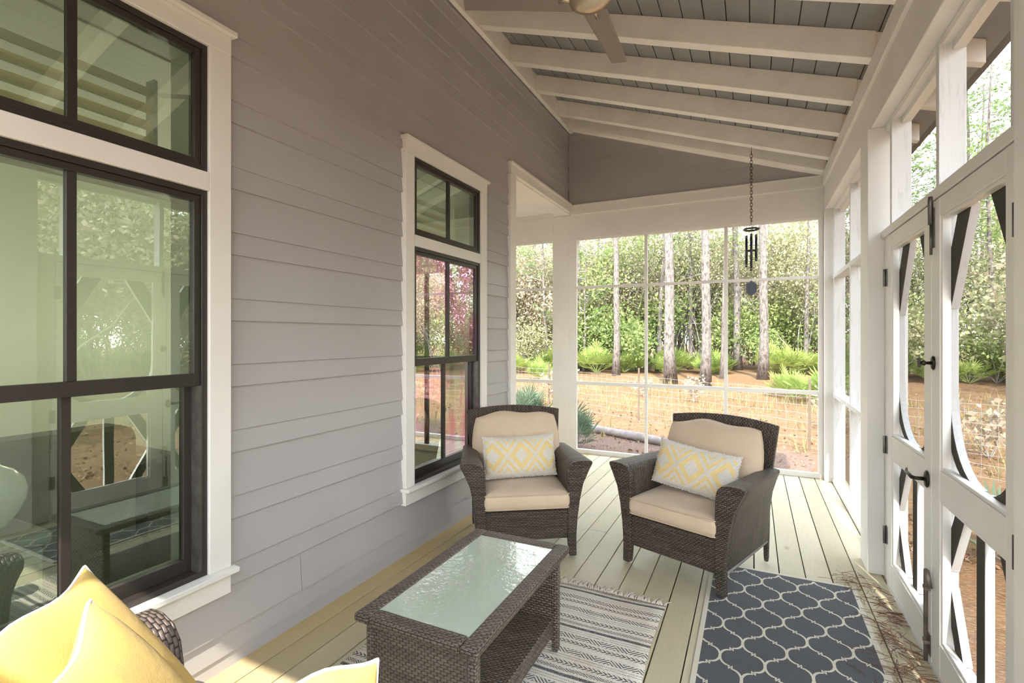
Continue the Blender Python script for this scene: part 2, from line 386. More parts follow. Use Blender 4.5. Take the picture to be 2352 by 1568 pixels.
def leaf(name, c0, c1, trans=.35):
    m, nt, out = newmat(name); k = N(nt)
    oi = k.n('ObjectInfo'); nz = k.noise(k.coord('Object'), 1.1, 3); r = k.math('FRACT', k.math('ADD', oi.outputs['Random'], nz))
    geo = k.n('NewGeometry'); isl = geo.outputs['Random Per Island']
    f = k.math('MULTIPLY_ADD', isl, .6, k.math('MULTIPLY', oi.outputs['Random'], .4))
    col = k.mix(f, c4(c0), c4(c1))
    d = k.n('BsdfDiffuse'); k.l(col, d.inputs[0]); tr = k.n('BsdfTranslucent'); k.l(k.mix(.3, col, (.9, .9, .6, 1), 'MULTIPLY'), tr.inputs[0])
    x = k.n('MixShader'); x.inputs[0].default_value = trans; k.l(d.outputs[0], x.inputs[1]); k.l(tr.outputs[0], x.inputs[2]); k.l(x.outputs[0], out.inputs[0]); return m
M['needle'] = leaf('green_pine_needles', (0.140, 0.238, 0.070), (0.378, 0.532, 0.196))
M['needle2'] = leaf('dusty_green_needles', (0.180, 0.255, 0.120), (0.420, 0.525, 0.270))
M['olive'] = leaf('olive_leaves', (0.208, 0.216, 0.112), (0.576, 0.560, 0.352))
M['brownleaf'] = leaf('dry_tan_leaves', (0.290, 0.232, 0.160), (0.580, 0.507, 0.392))
M['palm'] = leaf('bright_palmetto_leaf', (0.138, 0.230, 0.057), (0.437, 0.506, 0.161), .3)
M['palmblue'] = leaf('blue_green_palmetto_leaf', (0.072, 0.121, 0.083), (0.198, 0.253, 0.165), .2)
M['bush'] = leaf('green_bush_leaves', (0.150, 0.225, 0.075), (0.450, 0.510, 0.210))
M['grass'] = leaf('straw_grass', (0.248, 0.220, 0.088), (0.413, 0.363, 0.198))
M['litter'] = leaf('dead_leaf_litter', (0.165, 0.083, 0.044), (0.413, 0.286, 0.187), .1)
M['straw'] = simple('fallen_pine_needle', (.22, .09, .045), .7, .3, 20)
def bark():
    m, nt, out = newmat('scaly_pine_bark'); k = N(nt); v = k.coord(scale=(5, 5, 1.6))
    a = k.noise(v, 3, 5, .7, .5); b = k.noise(k.coord(), .6, 2)
    col = k.mix(k.ramp(a, [(.36, 0), (.55, 1)]), (.060, .047, .040, 1), (.24, .215, .195, 1))
    col = k.mix(k.ramp(b, [(.4, 0), (.6, .35)]), col, (.21, .19, .18, 1))
    p = principled(k, col, .9, k.bump(a, 1, .04), .1); k.l(p.outputs[0], out.inputs[0]); return m
M['bark'] = bark()
M['greybark'] = simple('grey_twig_bark', (.36, .33, .30), .9, .3, 8)
M['log'] = simple('grey_weathered_log', (.26, .22, .20), .9, .4, 8, .6)
M['wire'] = simple('galvanised_fence_wire', (.40, .40, .39), .4, .05)
M['postmetal'] = simple('brown_steel_fence_post', (.16, .12, .09), .6, .2)
M['roofing'] = simple('grey_roof_shingle', (.20, .19, .18), .9, .2, 10)

# ------------------------------------------------------------------ the porch shell
XW, XR, YF = -2.06, .65, 5.93       # casing plane of house wall, inner face of right beam, far wall
YN = -.58                           # near end wall (behind the camera)
SL = .3455; ZR0 = 4.015             # rafter underside: z = ZR0 - SL*(x+2.03)
def zr(x): return ZR0 - SL * (x + 2.03)

# deck
mb = MB(); w = .14; x = -2.095
k0 = 0
while x < .84:
    jy = random.uniform(1.8, 4.6) if k0 % 3 == 1 else None
    if jy and k0 != 4:
        mb.box(x + .0025, x + w - .0025, -1.0, jy - .0015, -.035, 0); mb.box(x + .0025, x + w - .0025, jy + .0015, 6.02, -.035, 0)
    else: mb.box(x + .0035, x + w - .0035, -1.0, 6.02, -.035, 0)
    x += w; k0 += 1
x = -2.095
while x > -5.6:
    mb.box(x - w + .0025, x - .0025, 4.34, 6.02, -.035, 0); x -= w
struct(mb.build('floor', M['deck'], bevel=.002))
struct(B(-5.6, .86, 5.9, 6.03, GZ - .02, -.04).build('trim_1', M['stud']))
struct(B(.82, .86, -1.0, 6.03, GZ - .02, -.04).build('trim_2', M['stud']))
struct(B(-5.6, .8, 4.4, 5.88, -.08, -.037).merge(B(-2.09, .8, -.98, 4.4, -.08, -.037)).build('floor_gap_shade_sheet', M['black']))  # continuous black sheet standing in for the shade below the board gaps

# lap siding
def courses(zmax):
    out = []; z = .644 - .292 * 3; k = 0
    zs = []
    while z < zmax + .3: zs += [z, z + .098]; z += .292
    for a, b in zip(zs, zs[1:]):
        if b > 0: out.append((max(a, 0), min(b, zmax)))
    return [(a, b) for a, b in out if b > a + .004]
HOLES1 = [(.37, 1.37, .42, 2.70), (2.69, 3.68, .42, 2.70), (4.26, 7, -1, 3.03)]
def siding_mesh(u0, u1, zmax, holes, P, topf=None, th=.016):
    mb = MB()
    for a, b in courses(zmax):
        cuts = sorted({a, b, *[z for h in holes for z in (h[2], h[3]) if a < z < b]})
        for c, d in zip(cuts, cuts[1:]):
            m_ = (c + d) / 2; iv = [(u0, u1)]
            for h in holes:
                if h[2] < m_ < h[3]:
                    iv = [q for s_, e in iv for q in ((s_, min(e, h[0])), (max(s_, h[1]), e)) if q[1] - q[0] > .01]
            tc = th * (1 - (c - a) / max(b - a, .15)); td = th * (1 - (d - a) / max(b - a, .15))
            for s_, e in iv:
                if topf: e = min(e, topf(c)); 
                if e - s_ < .01: continue
                e2 = min(e, topf(d)) if topf else e
                segs = [(s_, e)]
                if not topf and a < .28 < b and s_ < 1.819 < e: segs = [(s_, 1.8175), (1.8205, e)]
                for s2, e2_ in segs:
                    ee = e2 if e2_ == e else e2_
                    c8 = [P(s2, 0, c), P(e2_, 0, c), P(e2_, tc, c), P(s2, tc, c), P(s2, 0, d), P(ee, 0, d), P(ee, td, d), P(s2, td, d)]
                    mb.hexa(c8)
    return mb
wl = siding_mesh(-1.6, YF + .0, 4.05, HOLES1, lambda u, t, z: (-2.085 + t, u, z))
struct(wl.build('wall_left', M['siding']))
# sheathing behind the siding with the same openings
def holed(mb, u0, u1, z0, z1, holes, a0, a1, P):
    us = sorted({u0, u1, *[v for h in holes for v in h[:2] if u0 < v < u1]}); zs = sorted({z0, z1, *[v for h in holes for v in h[2:] if z0 < v < z1]})
    for ua, ub in zip(us, us[1:]):
        for za, zb in zip(zs, zs[1:]):
            if any(h[0] < (ua+ub)/2 < h[1] and h[2] < (za+zb)/2 < h[3] for h in holes): continue
            mb.hexa([P(*q) for q in ((ua,a0,za),(ub,a0,za),(ub,a1,za),(ua,a1,za),(ua,a0,zb),(ub,a0,zb),(ub,a1,zb),(ua,a1,zb))])
    return mb
PX = lambda u, a, z: (a, u, z)
HJ = [(.42, 1.325, .46, 2.05), (.42, 1.325, 2.135, 2.665), (2.745, 3.635, .46, 2.05), (2.745, 3.635, 2.135, 2.665), (4.30, 7, -1, 3.03)]
struct(holed(MB(), -1.6, YF + .1, -.1, 4.3, HJ, -2.26, -2.084, PX).build('wall_left_core', M['siding']))

# corner board and header of the side opening
struct(B(-2.09, -2.048, 4.205, 4.325, 0, 2.985).merge(B(-2.27, -2.09, 4.29, 4.325, 0, 3.03)).build('trim_3', M['trim'], bevel=.003))
struct(B(-2.10, -2.045, 4.205, YF, 2.99, 3.075).merge(B(-2.27, -2.08, 4.30, YF, 2.975, 3.04)).merge(B(-2.10, -2.030, 4.20, YF - .01, 3.075, 3.10)).build('trim_4', M['trim'], bevel=.004))
# left porch ceiling (beadboard) and its walls
mb = MB(); y = 4.33
while y < 5.93: mb.box(-5.8, -2.27, y, y + .086, 3.012, 3.03); y += .09
mb.box(-5.8, -2.27, 4.33, 5.95, 3.03, 3.05); struct(mb.build('ceiling_side', M['soffit']))
mb = siding_mesh(-5.8, -2.09, 3.0, [(-3.5, -2.55, -1, 2.2)], lambda u, t, z: (u, 4.325 + t, z))
struct(mb.build('wall_side', M['siding']))

# far wall: corner posts, header, gable
struct(B(-2.292, -2.071, YF, 6.12, 0, 2.96).build('porch_column', M['trim'], bevel=.003))
struct(B(-2.071, .80, YF, 6.10, 2.668, 2.96).merge(B(-5.8, -2.292, YF, 6.10, 2.668, 2.96)).build('trim_5', M['trim']))
struct(B(-2.06, XR, YF - .02, 6.10, 2.96, 3.062).merge(B(-2.06, XR, YF - .032, YF, 3.062, 3.082)).build('trim_6', M['trim'], bevel=.003))
struct(B(-5.8, -2.071, YF - .006, 6.0, 2.961, 3.011).build('trim_7', M['trim']))
gm = siding_mesh(-2.075, XR + .1, 4.2, [(-3, 2, -1, 3.075)], lambda u, t, z: (u, YF - t, z), topf=lambda z: min((4.17 - z) / SL - 2.03, .8))
struct(gm.build('wall_far', M['gable']))
struct(MB().prism([(-2.1, 3.0), (1.1, 3.0), (1.1, zr(1.1) + .13), (-2.1, zr(-2.1) + .13)], 'y', 5.95, 6.10).build('wall_far_core', M['siding']))
struct(B(-2.072, -2.052, YF - .02, YF, 3.10, 4.1).build('trim_8', M['siding']))

def screen_wall(name, y, yo, xs, zrows, members):
    """screened opening in a wall along X; y inner face, yo outer face"""
    root = empty(name); root['kind'] = 'structure'
    return root
# far screened openings
def far_screen(name, x0, x1, muls, fl, fr, y0=YF):
    root = empty(name, (0, 0, 0)); root['kind'] = 'structure'
    ya, yb = y0, y0 + .045
    B(x0, x1, ya, yb, .0, .052).build('sill_plate', M['trim'], root, bevel=.003)
    B(x0, x0 + fl, ya + .001, yb, .05, 2.668).build('side_stile', M['trim'], root, bevel=.003)
    B(x1 - fr, x1, ya + .001, yb, .05, 2.668).build('side_stile', M['trim'], root, bevel=.003)
    B(x0, x1, ya + .012, yb, 2.645, 2.67).build('head_stop', M['trim'], root, bevel=.002)
    e = [x0 + fl] + [v for m_ in muls for v in m_] + [x1 - fr]
    for a, b in muls: B(a, b, ya + .004, yb, .05, 2.65).build('mullion', M['trim'], root, bevel=.003)
    for a, b in zip(e[::2], e[1::2]):
        B(a, b, ya + .008, yb - .002, 2.040, 2.070).build('rail', M['trim'], root, bevel=.002)
        B(a, b, ya + .008, yb - .002, .850, .892).build('rail', M['trim'], root, bevel=.002)
        MB().face([(a, yb - .001, .05), (b, yb - .001, .05), (b, yb - .001, 2.66), (a, yb - .001, 2.66)]).build('screen_panel', M['screenfar'], root, recalc=False)
    return root
far_screen('window_4', -2.071, .642, [(-1.147, -1.114), (-.287, -.250)], .092, .042)
far_screen('window_5', -5.6, -2.292, [(-4.5, -4.46), (-3.45, -3.41)], .04, .004)

# right wall: beam with its cap, soffit, posts, studs
struct(B(XR, .80, YN, YF, 2.72, 3.0).merge(B(.74, .80, YN, YF + .1, 3.0, 3.07)).build('trim_9', M['trim'], bevel=.006))
struct(B(XR - .02, XR + .04, YN, YF - .03, 2.966, 3.10).build('trim_10', M['trim'], bevel=.006))
struct(B(.72, .80, YN, YF, 2.685, 2.72).merge(B(.755, .80, YN, YF, 2.655, 2.686)).build('trim_11', M['trim'], bevel=.004))
struct(B(.632, .80, 3.70, 3.925, 0, 2.72).build('porch_column', M['trim'], bevel=.004))
struct(B(.644, .80, 5.84, YF + .05, 0, 2.72).build('porch_column', M['trim'], bevel=.004))
struct(B(.632, .80, 1.56, 1.80, 0, 2.72).build('porch_column', M['trim'], bevel=.004))
def side_bay(name, y0, y1, studs):
    root = empty(name); root['kind'] = 'structure'
    B(.709, .80, y0, y1, 0, .04).build('sill_plate', M['stud'], root, bevel=.002)
    e = sorted([y0, y1] + [v for s_ in studs for v in (s_, s_ + .038)])
    for s_ in studs: B(.709, .80, s_, s_ + .038, .04, 2.69).build('stud', M['stud'], root, bevel=.002)
    for a, b in zip(e[::2], e[1::2]):
        if b - a < .08: continue
        for z in (.855, 2.02): B(.709, .80, a, b, z, z + .038).build('blocking', M['stud'], root, bevel=.002)
    MB().face([(.802, y0, .0), (.802, y1, .0), (.802, y1, 2.70), (.802, y0, 2.70)]).build('screen_panel', M['screen'], root, recalc=False)
side_bay('window_7', 3.925, 5.84, [5.72, 4.83])
side_bay('window_8', YN, 1.56, [1.0, .1])
# transom over the doors
root = empty('window_9'); root['kind'] = 'structure'
B(.700, .80, 1.80, 3.70, 2.037, 2.085).build('door_head', M['trim'], root, bevel=.003)
for y in (3.49, 2.69, 2.0): B(.709, .80, y, y + .038, 2.085, 2.69).build('stud', M['stud'], root, bevel=.002)
MB().face([(.802, 1.80, 2.08), (.802, 3.70, 2.08), (.802, 3.70, 2.70), (.802, 1.80, 2.70)]).build('screen_panel', M['screen'], root, recalc=False)
B(.715, .80, 3.56, 3.70, 0, 2.037).build('door_jamb', M['trim'], root, bevel=.003)
B(.715, .80, 1.80, 1.935, 0, 2.037).build('door_jamb', M['trim'], root, bevel=.003)
B(.700, .82, 1.935, 3.56, -.001, .018).build('threshold', M['stud'], root, bevel=.002)

# screen doors
def door(name, y0, y1, lab, hinge_far, hardware):
    d = empty(name, (.70, (y0+y1)/2, 0)); d['kind'] = 'structure'; d['label'] = lab
    yc = (y0+y1)/2; Y = lambda v: v - yc
    def part(mb, n, mat=M['stud'], bev=.003, par=None): 
        o = mb.build(n, mat, par or d, bevel=bev); return o
    s_ = .10; X0, X1 = .0, .035
    i0, i1 = y0 + s_, y1 - s_
    part(B(X0, X1, Y(y0), Y(i0), .022, 2.030), 'stile', M['trim']); part(B(X0, X1, Y(i1), Y(y1), .022, 2.030), 'stile', M['trim'])
    part(B(X0 + .001, X1, Y(i0), Y(i1), .022, .165), 'bottom_rail', M['trim'])
    part(B(X0 + .001, X1, Y(i0), Y(i1), .765, .890), 'middle_rail', M['trim'])
    part(B(X0 + .001, X1, Y(i0), Y(i1), 1.950, 2.030), 'top_rail', M['trim'])
    part(B(X1 + .002, .065, Y(y0), Y(i0 - .005), .022, 2.03).merge(B(X1 + .002, .065, Y(i1 + .005), Y(y1), .022, 2.03)).merge(B(X1+.002, .064, Y(i0), Y(i1), .022, .16)).merge(B(X1+.002, .064, Y(i0), Y(i1), .77, .885)).merge(B(X1+.002, .064, Y(i0), Y(i1), 1.955, 2.03)), 'outer_frame')
    # retaining bead round both openings
    for za, zb in ((.165, .765), (.890, 1.950)):
        bd = MB(); t = .014
        bd.box(X0 + .006, X1, Y(i0), Y(i0 + t), za, zb); bd.box(X0 + .006, X1, Y(i1 - t), Y(i1), za, zb)
        bd.box(X0 + .007, X1, Y(i0 + t), Y(i1 - t), za, za + t); bd.box(X0 + .007, X1, Y(i0 + t), Y(i1 - t), zb - t, zb)
        part(bd, 'screen_bead', M['trim'], .002)
        part(MB().face([(.0355, Y(i0), za), (.0355, Y(i1), za), (.0355, Y(i1), zb), (.0355, Y(i0), zb)]), 'screen_panel', M['screen'], 0)
    # braces lie against the screen: their inner face shows the dark cloth, their edges white wood
    def brace(poly):
        o = part(MB().prism([(Y(a), b) for a, b in poly], 'x', .0375, .065), 'brace', M['stud'], 0)
        MB().prism([(Y(a), b) for a, b in poly], 'x', .0362, .0374).build('brace_face', M['brace'], o)
    def diag(cy, cz, dy, dz, h, v, wd):
        # corner (cy,cz), inside direction dy/dz, legs h and v, band width wd
        brace([(cy + dy*h, cz), (cy + dy*(h+wd), cz), (cy, cz + dz*(v+wd*1.75)), (cy, cz + dz*v)])
    for cy, dy in ((i0, 1), (i1, -1)):
        diag(cy, 1.950, dy, -1, .085, .15, .135)
        diag(cy, .765, dy, -1, .075, .12, .095)
        diag(cy, .165, dy, 1, .055, .10, .085)
        # curved natural limb at the foot of the upper opening
        pts = []; n = 9
        for q in range(n + 1):
            t = q / n * pi / 2
            pts.append((cy + dy * (.275 * (1 - sin(t)) ), .890 + .30 * (1 - cos(t))))
        inn = [(cy + dy * max(0, .21 * (1 - sin(q / n * pi / 2)) - .035), .890 + max(0, .225 * (1 - cos(q / n * pi / 2)) - .0)) for q in range(n + 1)]
        for q in range(n):
            brace([pts[q], pts[q+1], inn[q+1], inn[q]])
    part(B(.0375, .065, Y(yc - .035), Y(yc + .035), .165, .765), 'centre_bar'); part(B(.0362, .0374, Y(yc - .035), Y(yc + .035), .165, .765), 'centre_bar_face', M['brace'], 0)
    # hinges
    yh = y1 if hinge_far else y0
    for z in (.297, .82, 1.79):
        hg = MB(); hg.box(-.006, .006, Y(yh) - .018, Y(yh) + .018, z - .05, z + .05); hg.tube([(-.012, Y(yh), z - .05), (-.012, Y(yh), z + .05)], .008, 8)
        part(hg, 'hinge', M['nickelhw'], .001)
    for hw in hardware: hw(d, Y)
    return d
def lever(d, Y):
    y = Y(2.80); z = .815
    h = MB().lathe([(.001, 0), (.026, 0), (.029, .004), (.024, .010), (.012, .013), (.001, .013)], n=20)
    R_ = Matrix.Translation((-.001, y, z)) @ Matrix.Rotation(-pi/2, 4, 'Y'); H = MB().merge(h, R_ @ Matrix.Diagonal((1.35, 1, 1, 1)))
    H.tube([(-.012, y, z), (-.045, y, z), (-.055, y + .012, z), (-.058, y + .06, z + .006), (-.056, y + .10, z + .002), (-.050, y + .118, z + .016)], [.009, .008, .009, .008, .007, .004], 10)
    o = H.build('lever_handle', M['blackmetal'], d)
def latch(d, Y):
    y = Y(2.715); z = 1.335
    H = MB().merge(MB().lathe([(.001, 0), (.022, 0), (.024, .004), (.018, .009), (.001, .010)], n=20), Matrix.Translation((-.001, y, z)) @ Matrix.Rotation(-pi/2, 4, 'Y') @ Matrix.Diagonal((1.3, .9, 1, 1)))
    H.tube([(-.010, y, z), (-.028, y, z), (-.034, y, z), (-.050, y, z)], [.008, .006, .013, .006], 10)
    H.box(-.058, -.046, y - .004, y + .004, z - .020, z + .020)
    H.build('thumb_turn', M['blackmetal'], d)
def surface_bolt(d, Y):
    y = Y(2.715); H = MB(); H.box(-.005, 0, y - .013, y + .013, 1.83, 2.0)
    H.tube([(-.011, y, 1.80), (-.011, y, 1.93)], .0055, 8); H.tube([(-.013, y, 1.93), (-.013, y, 2.03), (-.013, y, 2.05)], [.009, .010, .008], 8)
    H.build('surface_bolt', M['nickelhw'], d)
def cane_bolt(d, Y):
    y = Y(2.775); H = MB()
    H.tube([(-.014, y, .022), (-.014, y, .395), (-.014, y, .42), (-.014, y - .018, .425), (-.012, y - .05, .36)], .0085, 8)
    H.box(-.022, 0, y - .016, y + .016, .335, .350); H.box(-.022, 0, y - .016, y + .016, .10, .115); H.box(-.004, 0, y - .02, y + .02, .05, .14)
    H.build('cane_bolt', M['rustrod'], d)
door('door_1', 2.757, 3.555, 'far white screen door leaf with lever handle and cane bolt', True, [lever, cane_bolt])
door('door_2', 1.945, 2.748, 'near white screen door leaf with dark corner braces', False, [latch, surface_bolt])

# near end wall behind the camera (lets the sun in)
struct(B(-2.06, .80, YN - .12, YN, 2.66, 3.05).build('trim_12', M['trim']))
struct(MB().prism([(-2.1, 3.0), (.85, 3.0), (.85, zr(.85) + .13), (-2.1, zr(-2.1) + .13)], 'y', YN - .12, YN - .01).build('wall_near', M['siding']))
far_screen('window_6', -2.06, .72, [(-1.147, -1.114), (-.287, -.250)], .06, .04, YN - .06)

# roof: rafters, ledger, boards, shingles
for i in range(10):
    y = 5.40 - .607 * i
    if y < YN: break
    mb = MB(); jag = [(-2.05, 0), (-1.2, random.uniform(-.004, .004)), (-.3, random.uniform(-.004, .004)), (.655, 0)]
    poly = [(x_, zr(x_) + j) for x_, j in jag] + [(.655, zr(.655) + .165), (-2.05, zr(-2.05) + .165)]
    mb.prism(poly, 'y', y, y + .085)
    mb.prism([(.655, 3.11), (1.15, 2.95), (1.15, zr(1.15) + .165), (.655, zr(.655) + .165)], 'y', y + .01, y + .075)
    struct(mb.build('ceiling_beam', M['rafter'], bevel=.004))
struct(MB().prism([(-2.05, zr(-2.05)), (.655, zr(.655)), (.655, zr(.655) + .165), (-2.05, zr(-2.05) + .165)], 'y', 5.80, 5.93).merge(
    MB().prism([(-2.05, zr(-2.05) - .02), (.655, zr(.655) - .02), (.655, zr(.655) + .01), (-2.05, zr(-2.05) + .01)], 'y', 5.895, 5.925)).build('ceiling_beam', M['rafter'], bevel=.004))
struct(B(-2.062, -2.035, YN, YF, 3.985, 4.20).merge(B(-2.062, -2.022, YN, YF, 3.975, 3.995)).build('trim_13', M['rafter'], bevel=.003))
mb = MB(); x = -2.09; w = .138
while x < 1.2:
    a, b = x + .003, x + w - .003
    z0, z1 = zr(a) + .166, zr(b) + .166
    for (ya, yb) in ((-1.1, 6.4),):
        mb.hexa([(a, ya, z0), (b, ya, z1), (b, yb, z1), (a, yb, z0), (a, ya, z0 + .02), (b, ya, z1 + .02), (b, yb, z1 + .02), (a, yb, z0 + .02)])
    x += w
struct(mb.build('ceiling', M['ceil'], bevel=.002))
mb = MB(); z0, z1 = zr(-2.3) + .19, zr(1.27) + .19
mb.hexa([(-2.3, -1.15, z0), (1.27, -1.15, z1), (1.27, 6.45, z1), (-2.3, 6.45, z0), (-2.3, -1.15, z0+.06), (1.27, -1.15, z1+.06), (1.27, 6.45, z1+.06), (-2.3, 6.45, z0+.06)])
mb.hexa([(-6.3, -2.2, 5.6), (-2.25, -2.2, 4.28), (-2.25, 4.9, 4.28), (-6.3, 4.9, 5.6), (-6.3, -2.2, 5.7), (-2.25, -2.2, 4.36), (-2.25, 4.9, 4.36), (-6.3, 4.9, 5.7)])
mb.box(-6.0, -2.2, 4.30, 6.5, 3.25, 3.32)
struct(mb.build('roof', M['roofing']))

# ------------------------------------------------------------------ windows in the house wall
def window(name, yo0, yo1, lab, G=None):
    G = G or M['glass']
    r = empty(name, (-2.06, (yo0+yo1)/2, 0)); r['kind'] = 'structure'; r['label'] = lab
    yc = (yo0+yo1)/2; Y = lambda v: v - yc; X = lambda v: v + 2.06
    def bx(n, x0, x1, y0, y1, z0, z1, mat, bev=.003, par=None): return B(X(x0), X(x1), Y(y0), Y(y1), z0, z1).build(n, mat, par or r, bevel=bev)
    i0, i1 = yo0 + .096, yo1 - .096
    T = M['trim']
    bx('side_casing', -2.088, -2.045, yo0, i0, .45, 2.665, T); bx('side_casing', -2.088, -2.045, i1, yo1, .45, 2.665, T)
    B(X(-2.088), X(-2.043), Y(yo0), Y(yo1), 2.665, 2.748).merge(B(X(-2.088), X(-2.020), Y(yo0 - .014), Y(yo1 + .014), 2.748, 2.770)).build('head_casing', T, r, bevel=.003)
    bx('middle_casing', -2.088, -2.045, i0, i1, 2.058, 2.135, T)
    bx('sill', -2.16, -2.010, yo0 - .016, yo1 + .016, .428, .450, T); bx('apron', -2.088, -2.047, yo0, yo1, .335, .428, T)
    def rect(mb, x0, x1, y0, y1, z0, z1, t, tb=None):
        tb = tb or t
        mb.box(X(x0), X(x1), Y(y0), Y(y0 + t), z0, z1); mb.box(X(x0), X(x1), Y(y1 - t), Y(y1), z0, z1)
        mb.box(X(x0), X(x1), Y(y0 + t), Y(y1 - t), z0, z0 + tb); mb.box(X(x0), X(x1), Y(y0 + t), Y(y1 - t), z1 - t, z1); return mb
    K = M['bronze']
    rect(MB(), -2.15, -2.060, i0, i1, .450, 2.058, .024).build('frame', K, r, bevel=.002)
    rect(MB(), -2.15, -2.060, i0, i1, 2.135, 2.665, .024).build('frame', K, r, bevel=.002)
    a, b = i0 + .024, i1 - .024; ym = (i0 + i1) / 2
    def sash(n, xa, xb, z0, z1, t, tb, gx):
        mb = rect(MB(), xa, xb, a, b, z0, z1, t, tb)
        s_ = mb.build(n, K, r, bevel=.002)
        B(X(xa + .004), X(xb - .004), Y(ym - .015), Y(ym + .015), z0 + tb, z1 - t).build('muntin', K, s_, bevel=.002)
        MB().face([(X(gx), Y(a + t - .002), z0 + tb - .002), (X(gx), Y(b - t + .002), z0 + tb - .002), (X(gx), Y(b - t + .002), z1 - t + .002), (X(gx), Y(a + t - .002), z1 - t + .002)]).build('pane', M['glass'] if n == 'transom_sash' else G, s_, recalc=False)
    sash('transom_sash', -2.095, -2.066, 2.159, 2.641, .026, .026, -2.080)
    sash('upper_sash', -2.100, -2.070, 1.245, 2.034, .026, .052, -2.085)
    sash('lower_sash', -2.140, -2.108, .474, 1.290, .045, .055, -2.124)
    B(X(-2.108), X(-2.062), Y(b - .014), Y(b), .474, 1.245).build('sash_track', M['nickelhw'], r)
    # inner jambs
    for z0, z1 in ((.46, 2.05), (2.135, 2.665)):
        rect(MB(), -2.30, -2.15, i0 - .02, i1 + .02, z0 - .02, z1 + .02, .03).build('inner_jamb', M['jamb'], r, bevel=.002)
    rect(MB(), -2.315, -2.30, i0 - .10, i1 + .10, .36, 2.75, .10).build('inner_casing', M['jamb'], r, bevel=.003)
    # louvred shutter in the transom
    sh = B(X(-2.39), X(-2.33), Y(i1 - .062), Y(i1 - .045), 2.22, 2.56).merge(B(X(-2.39), X(-2.33), Y(i0 + .045), Y(i0 + .062), 2.22, 2.56)).build('shutter', M['jamb'], r, bevel=.002)
    z = 2.262
    while z < 2.55:
        c = [(X(-2.375), Y(i0 + .05), z + .046), (X(-2.330), Y(i0 + .05), z - .006), (X(-2.330), Y(i1 - .05), z - .006), (X(-2.375), Y(i1 - .05), z + .046)]
        MB().hexa(c + [(p[0], p[1], p[2] + .010) for p in c]).build('louver', M['louver'], sh, bevel=.002); z += .072
    return r
window('window_1', .314, 1.42, 'near black sash window with white casing and transom')
window('window_2', 2.631, 3.737, 'far black sash window with white casing beside the armchair', M['glasspink'])

# ------------------------------------------------------------------ room inside the house
HW = [(.2, 1.5, .9, 2.2), (2.4, 3.6, .9, 2.2)]
struct(holed(MB(), -1.6, 4.3, 0, 3.0, [], -6.2, -6.05, PX).build('wall_room_back', M['roomwall']))
struct(holed(MB(), -6.2, -2.27, 0, 3.0, [(-3.30, -2.72, .35, 2.1)], 4.16, 4.29, lambda u, a, z: (u, a, z)).build('wall_room_far', M['roomwall']))
struct(B(-6.2, -2.27, -1.72, -1.6, 0, 3.0).build('wall_room_near', M['roomwall']))
struct(holed(MB(), -1.6, 4.16, 0, 3.0, HJ, -2.275, -2.262, PX).build('wall_room_front', M['roomwall']))
struct(B(-6.2, -2.27, -1.6, 4.2, 3.0, 3.05).build('ceiling_room', M['jamb']))
struct(B(-6.2, -2.27, -1.6, 4.2, -.05, 0).build('floor_room', M['roomfloor']))
r = empty('window_3', (-3.01, 4.16, 0)); r['kind'] = 'structure'
mb = MB()
for a, b in ((-.33, -.27), (.27, .33)): mb.box(a, b, -.03, .01, .30, 2.15)
mb.box(-.27, .27, -.03, .01, .30, .36); mb.box(-.27, .27, -.03, .01, 2.09, 2.15); mb.build('casing', M['jamb'], r, bevel=.003)
B(-.30, .30, .04, .07, 1.2, 1.25).merge(B(-.02, .02, .04, .07, .35, 2.1)).build('sash', M['bronze'], r)

# interior furniture seen through the glass
s_ = empty('room_sofa', (-3.26, .75, 0), 0, 'grey-green upholstered sofa inside the room behind the near window', 'sofa')
def rbox(x0, x1, y0, y1, z0, z1): return B(x0, x1, y0, y1, z0, z1)
rbox(-.42, .42, -1.2, .85, .04, .42).build('base', M['insofa'], s_, bevel=.03)
rbox(.18, .44, -1.2, .72, .40, 1.0).build('backrest', M['insofa'], s_, bevel=.06)
rbox(-.42, .46, .73, 1.02, .05, .80).build('armrest', M['insofa'], s_, bevel=.07)
rbox(-.44, .14, -1.15, .60, .42, .58).build('seat_cushion', M['insofa'], s_, bevel=.05)
s_ = empty('room_side_table', (-2.56, .80, 0), 0, 'grey box side table inside behind the near window', 'side table')
rbox(-.17, .16, -.25, .15, .66, .715).build('tabletop', M['intable'], s_, bevel=.02); rbox(-.15, .14, -.23, .13, 0, .66).build('body', M['intable'], s_, bevel=.02)
s_ = MB().lathe([(.05, 0), (.055, .008), (.085, .05), (.106, .10), (.110, .14), (.10, .18), (.07, .215), (.035, .235), (.028, .26), (.033, .275), (.026, .27), (.02, .22)], n=32).build('ceramic_vase', M['ceramic'])
s_.location = (-2.60, .83, .722); tag(s_, 'round white ceramic vase on the side table inside the near window', 'vase')

